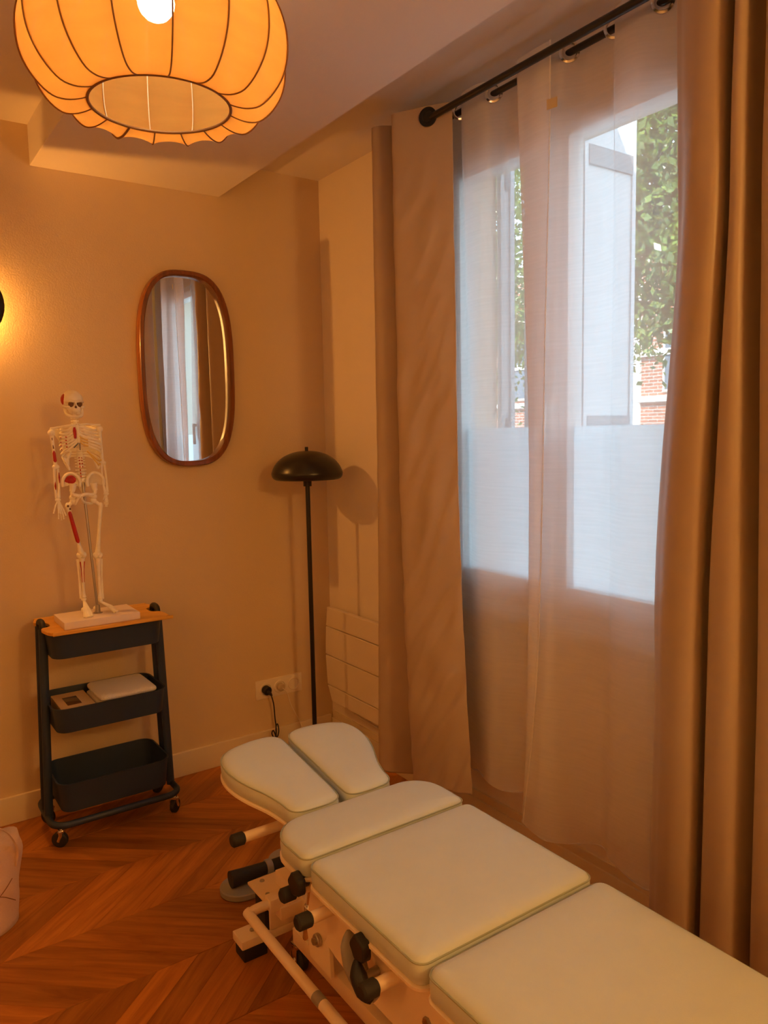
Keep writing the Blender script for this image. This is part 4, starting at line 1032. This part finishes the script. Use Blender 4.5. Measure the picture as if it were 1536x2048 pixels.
# side covers and underframe
b = BM(); prism(b, [(-.40, .44), (1.325, .44), (1.40, .40), (1.40, .32), (1.30, .29), (1.22, .278), (-.40, .278)], .752, .762, .002, axis='x'); sp_ = obj('side_cover', b, m_tframe, tb)
b = BM(); prism(b, [(-.40, .44), (1.325, .44), (1.40, .40), (1.40, .32), (1.30, .29), (1.22, .278), (-.40, .278)], 1.100, 1.110, .002, axis='x'); obj('side_cover', b, m_tframe, tb)
b = BM(); box(b, .7515, .7535, 1.327, 1.347, .405, .412); box(b, .7515, .7535, 1.265, 1.270, .392, .418); obj('label_mark', b, m_blackmat, sp_, label='small black marks')
b = BM(); v = [b.verts.new(p) for p in ((.7512, 1.248, .395), (.7512, 1.230, .395), (.7512, 1.239, .412))]; b.faces.new(v); bmesh.ops.solidify(b, geom=b.faces[:], thickness=.001); obj('warning_mark', b, M('mark_red', (.35, .05, .04), .5), sp_)
for y, z in ((.985, .355), (.86, .345)):
    b = BM(); lathe(b, [(0, 0), (.011, 0), (.010, .006), (0, .007)], (.752, y, z), (-1, 0, 0), 6); obj('bolt', b, m_steel, sp_)
b = BM(); box(b, .775, 1.087, -.35, 1.38, .395, .432, .004); obj('top_frame', b, m_tframe, tb)
b = BM(); box(b, .90, .96, 1.38, 1.82, .415, .443, .003)
obox(b, (.93, 1.66, .452), (1, 0, 0), (0, 1, TILT), (0, -TILT, 1), .10, .14, .004, .002); obj('headrest_arm', b, m_tframe, tb)
# lower rails
for x in (.785, 1.040):
    b = BM(); box(b, x, x + .036, -.35, 1.56, .162, .202, .004); obj('lower_rail', b, m_tframe, tb)
b = BM(); box(b, .821, 1.040, 1.300, 1.336, .165, .199, .003); box(b, .821, 1.040, .1, .136, .165, .199, .003); obj('cross_rail', b, m_tframe, tb)
b = BM(); tube(b, catmull([(.795, 1.44, .225), (.772, 1.44, .27), (.768, 1.40, .33)], 4), .006, 8); b.free()
b = BM(); prism(b, [(1.35, .205), (1.44, .205), (1.455, .275), (1.425, .39), (1.36, .39)], .768, .778, .001, axis='x')
pb = obj('pivot_plate', b, m_tframe, tb)
b = BM(); cyl(b, (.768, 1.395, .272), (.757, 1.395, .272), .014, 20, .002); cyl(b, (.757, 1.395, .272), (.751, 1.395, .272), .008, 6); obj('pivot_bolt', b, m_steel, pb)
b = BM(); cyl(b, (.80, 1.50, .26), (.80, 1.47, .395), .010, 14); cyl(b, (.80, 1.505, .20), (.80, 1.49, .29), .015, 16, .002); obj('gas_strut', b, m_chrome, tb)
for yy in (1.25, .45):
    b = BM(); obox(b, (.93, yy, .325), (1, 0, 0), (0, 1, .5), (0, -.5, 1), .075, .012, .09, .002); obj('lift_link', b, m_tframe, tb)
# round bar along the side
b = BM(); tube(b, catmull([(.785, 1.672, .205), (.745, 1.674, .203), (.727, 1.668, .202), (.722, 1.645, .201), (.720, 1.3, .200), (.720, .9, .200), (.720, .3, .200)], 6), .0125, 14); br = obj('foot_bar', b, m_tframe, tb)
b = BM(); cyl(b, (.720, 1.330, .200), (.720, 1.300, .200), .0129, 16); obj('bar_joint', b, m_greyplate, br)
b = BM(); box(b, .775, .90, 1.655, 1.69, .188, .222, .004); obj('bar_bracket', b, m_tframe, tb)
# head-end foot with its column
b = BM(); box(b, .742, 1.118, 1.765, 1.828, .038, .062, .004); ft = obj('cross_foot', b, m_tframe, tb)
for x in (.748, 1.045):
    b = BM(); box(b, x, x + .068, 1.768, 1.825, 0, .0385, .004); obj('rubber_pad', b, m_rubber, ft)
b = BM(); cyl(b, (.785, 1.797, .062), (.785, 1.797, .067), .006, 6); obj('bolt', b, m_steel, ft)
b = BM(); box(b, .825, 1.035, 1.765, 1.832, .062, .160, .004); cb = obj('column_box', b, m_tframe, tb)
b = BM(); box(b, .812, .825, 1.772, 1.828, .050, .160, .002); obj('edge_strip', b, m_rubber, cb)
for k in range(11):
    b = BM(); box(b, .931, .931 + (.014 if k % 5 == 0 else .008), 1.7642, 1.765, .075 + k * .008, .0762 + k * .008); obj('scale_mark', b, m_band, cb)
b = BM(); box(b, .800, 1.00, 1.745, 1.850, .160, .168, .003); tpz = obj('column_cap', b, m_tframe, tb)
for x, y in ((.820, 1.765), (.835, 1.830), (.875, 1.800)):
    b = BM(); lathe(b, [(0, 0), (.007, 0), (.006, .0025), (0, .0028)], (x, y, .168), seg=12); obj('screw', b, m_steel, tpz)
b = BM(); box(b, .86, 1.00, 1.336, 1.80, .168, .205, .003); box(b, .89, .97, 1.70, 1.79, .205, .42, .004); obj('centre_beam', b, m_tframe, tb)
b = BM(); box(b, .742, 1.118, -.16, -.098, .038, .062, .004); box(b, .748, .816, -.158, -.10, 0, .0385, .004); box(b, 1.045, 1.113, -.158, -.10, 0, .0385, .004); box(b, .86, 1.0, -.17, -.09, .062, .22, .004); obj('cross_foot', b, m_tframe, tb)
# pegs with black caps, knobs
def peg(x0, y, z, x1, dz=0.0, r=.0125):
    b = BM(); cyl(b, (x0, y, z + dz), (x1 + .02, y, z), r, 16); p = obj('peg', b, m_tframe, tb)
    b = BM(); cyl(b, (x1 + .022, y, z), (x1 - .012, y, z), r * 1.28, 16, .004); obj('peg_cap', b, m_rubber, p, label='black rubber cap')
peg(.90, 1.665, .405, .695); peg(.82, 1.395, .405, .690); peg(.752, 1.285, .412, .668); peg(.752, 1.050, .412, .668)
def star_knob(x, y, z, s=1.0):
    b = BM(); pl_ = [(y + math.cos(2 * PI * k / 40) * .026 * s * (1 + .07 * math.cos(5 * 2 * PI * k / 40)), z + math.sin(2 * PI * k / 40) * .026 * s * (1 + .07 * math.cos(5 * 2 * PI * k / 40))) for k in range(40)]
    prism(b, pl_, x - .010, x + .010, .003, axis='x'); cyl(b, (x + .009, y, z), (x + .026, y, z), .013 * s, 16, .002)
    k = obj('star_knob', b, m_blackmat, tb)
    b = BM(); cyl(b, (x + .026, y, z), (x + .07, y, z), .005, 10); obj('spindle', b, m_steel, k)
star_knob(.702, 1.365, .440, .92); star_knob(.705, 1.125, .434, .92)
# grey padded hand grip hanging on the side cover
b = BM()
pts = [(.722, 1.185, .428), (.715, 1.178, .405), (.714, 1.160, .375), (.716, 1.135, .350), (.725, 1.105, .335)]
tube(b, catmull(pts, 4), np.interp(np.linspace(0, 4, 17), range(5), [.010, .021, .025, .021, .010]), 16, flat=.55, up=(1, 0, 0)); gp = obj('folded_armrest', b, m_greyplate, tb, label='grey armrest pad with black grip')
b = BM(); tube(b, catmull([(.700, 1.130, .410), (.692, 1.115, .392), (.692, 1.095, .372), (.700, 1.080, .360)], 4), np.interp(np.linspace(0, 3, 13), range(4), [.006, .016, .016, .008]), 12); obj('grip', b, m_blackmat, gp)
b = BM(); tube(b, [(.752, 1.14, .36), (.722, 1.14, .36)], .009, 10); obj('grip_arm', b, m_steel, gp)
# castors
b = BM(); box(b, .80, 1.06, 1.648, 1.682, .163, .196, .003); obj('cross_rail', b, m_tframe, tb)
for (x, y) in ((.858, 1.665), (1.005, 1.665), (.803, .02), (1.058, .02)):
    b = BM(); cyl(b, (x - .012, y, .031), (x + .012, y, .031), .031, 24, .005); w = obj('caster', b, m_rubber, tb)
    b = BM(); cyl(b, (x, y, .072), (x, y, .163), .010, 14); box(b, x - .018, x + .018, y - .016, y + .016, .066, .074, .001)
    for s in (-1, 1): box(b, x + s * .016 - .0015, x + s * .016 + .0015, y - .011, y + .011, .022, .070, .001)
    cyl(b, (x - .02, y, .031), (x + .02, y, .031), .006, 12); torus(b, (x, y, .085), (0, 0, 1), .013, .003, 16, 6); obj('fork', b, m_chrome, w, label='chrome caster fork')

# foot pedal under the headrest
fp = empty('foot_pedal', (.95, 2.07, 0), 'grey oblong foot pedal with a black roller on the floor by the table', 'pedal')
dv = Vector((.962, -.05, 0)).normalized(); dv = Vector((.985, -.17, 0)).normalized(); nv = Vector((-dv.y, dv.x, 0))
def stad(c, L, w, N=12):
    out = []
    for k in range(N + 1):
        a = -PI / 2 + PI * k / N; q = c + dv * (L + math.cos(a) * w) + nv * math.sin(a) * w; out.append((q.x, q.y))
    for k in range(N + 1):
        a = PI / 2 + PI * k / N; q = c + dv * (-L + math.cos(a) * w) + nv * math.sin(a) * w; out.append((q.x, q.y))
    return out
c0 = Vector((.910, 2.070, 0)); c1 = Vector((1.095, 2.125, 0))
b = BM(); prism(b, stad(c0, .035, .062), 0, .020, .003); obj('plate', b, m_greyplate, fp)
b = BM(); prism(b, stad(c1, .035, .058), 0, .020, .003); obj('plate', b, m_greyplate, fp)
ra0, ra1 = Vector((.845, 2.078, .045)), Vector((1.13, 2.066, .045))
b = BM(); dd = (ra1 - ra0)
tube(b, [ra0, ra0 + dd * .15, ra0 + dd * .45, ra0 + dd * .52, ra0 + dd * .58, ra0 + dd * .85, ra1], [.025, .022, .018, .018, .018, .022, .025], 20); ro = obj('roller', b, m_rubber, fp)
b = BM(); cyl(b, ra0 + dd * .40, ra0 + dd * .47, .0235, 20, .002); obj('roller_band', b, m_greyplate, ro)

# ------------------------------------------------------------------ cloth bag at the left edge
bg_ = empty('cloth_bag', (.16, 2.45, 0), 'slumped blush cotton bag with a thin strap at the left edge', 'bag')
b = BM(); NZ, NA2 = 14, 40; rgs = []
for i in range(NZ + 1):
    v = i / NZ; z = .003 + .235 * v; rg = []
    for k in range(NA2):
        a = 2 * PI * k / NA2
        rx, ry = .155 + .02 * v, .095 * (1 - .45 * v ** 1.5)
        nn = noise.noise(Vector((math.cos(a) * 1.6, math.sin(a) * 1.6, v * 3.2))) * .022 * (.3 + v)
        rx += nn; ry += nn * .6
        rg.append(b.verts.new((.150 + rx * math.cos(a), 2.35 + ry * math.sin(a) + .02 * v, z + .012 * math.sin(3 * a) * v)))
    rgs.append(rg)
for a, c in zip(rgs, rgs[1:]):
    for k in range(NA2): b.faces.new((a[k], a[(k + 1) % NA2], c[(k + 1) % NA2], c[k]))
b.faces.new(rgs[0][::-1])
cz = b.verts.new((.15, 2.37, .17))
for k in range(NA2): b.faces.new((rgs[-1][k], rgs[-1][(k + 1) % NA2], cz))
obj('body', b, m_bag, bg_, angle=180)
b = BM(); tube(b, catmull([(.10, 2.29, .22), (.14, 2.29, .30), (.20, 2.30, .325), (.27, 2.31, .29), (.305, 2.33, .22), (.30, 2.34, .16)], 6), .008, 8, flat=.3, up=(0, 1, 0)); obj('strap', b, m_bag, bg_)
for pts in ([(.20, 2.262, .155), (.235, 2.268, .125), (.262, 2.283, .105), (.290, 2.305, .075)], [(.285, 2.300, .145), (.26, 2.280, .125), (.22, 2.262, .10), (.18, 2.256, .08)]):
    b = BM(); tube(b, catmull(pts, 4), .0012, 6); obj('stitch_line', b, m_bagline, bg_)
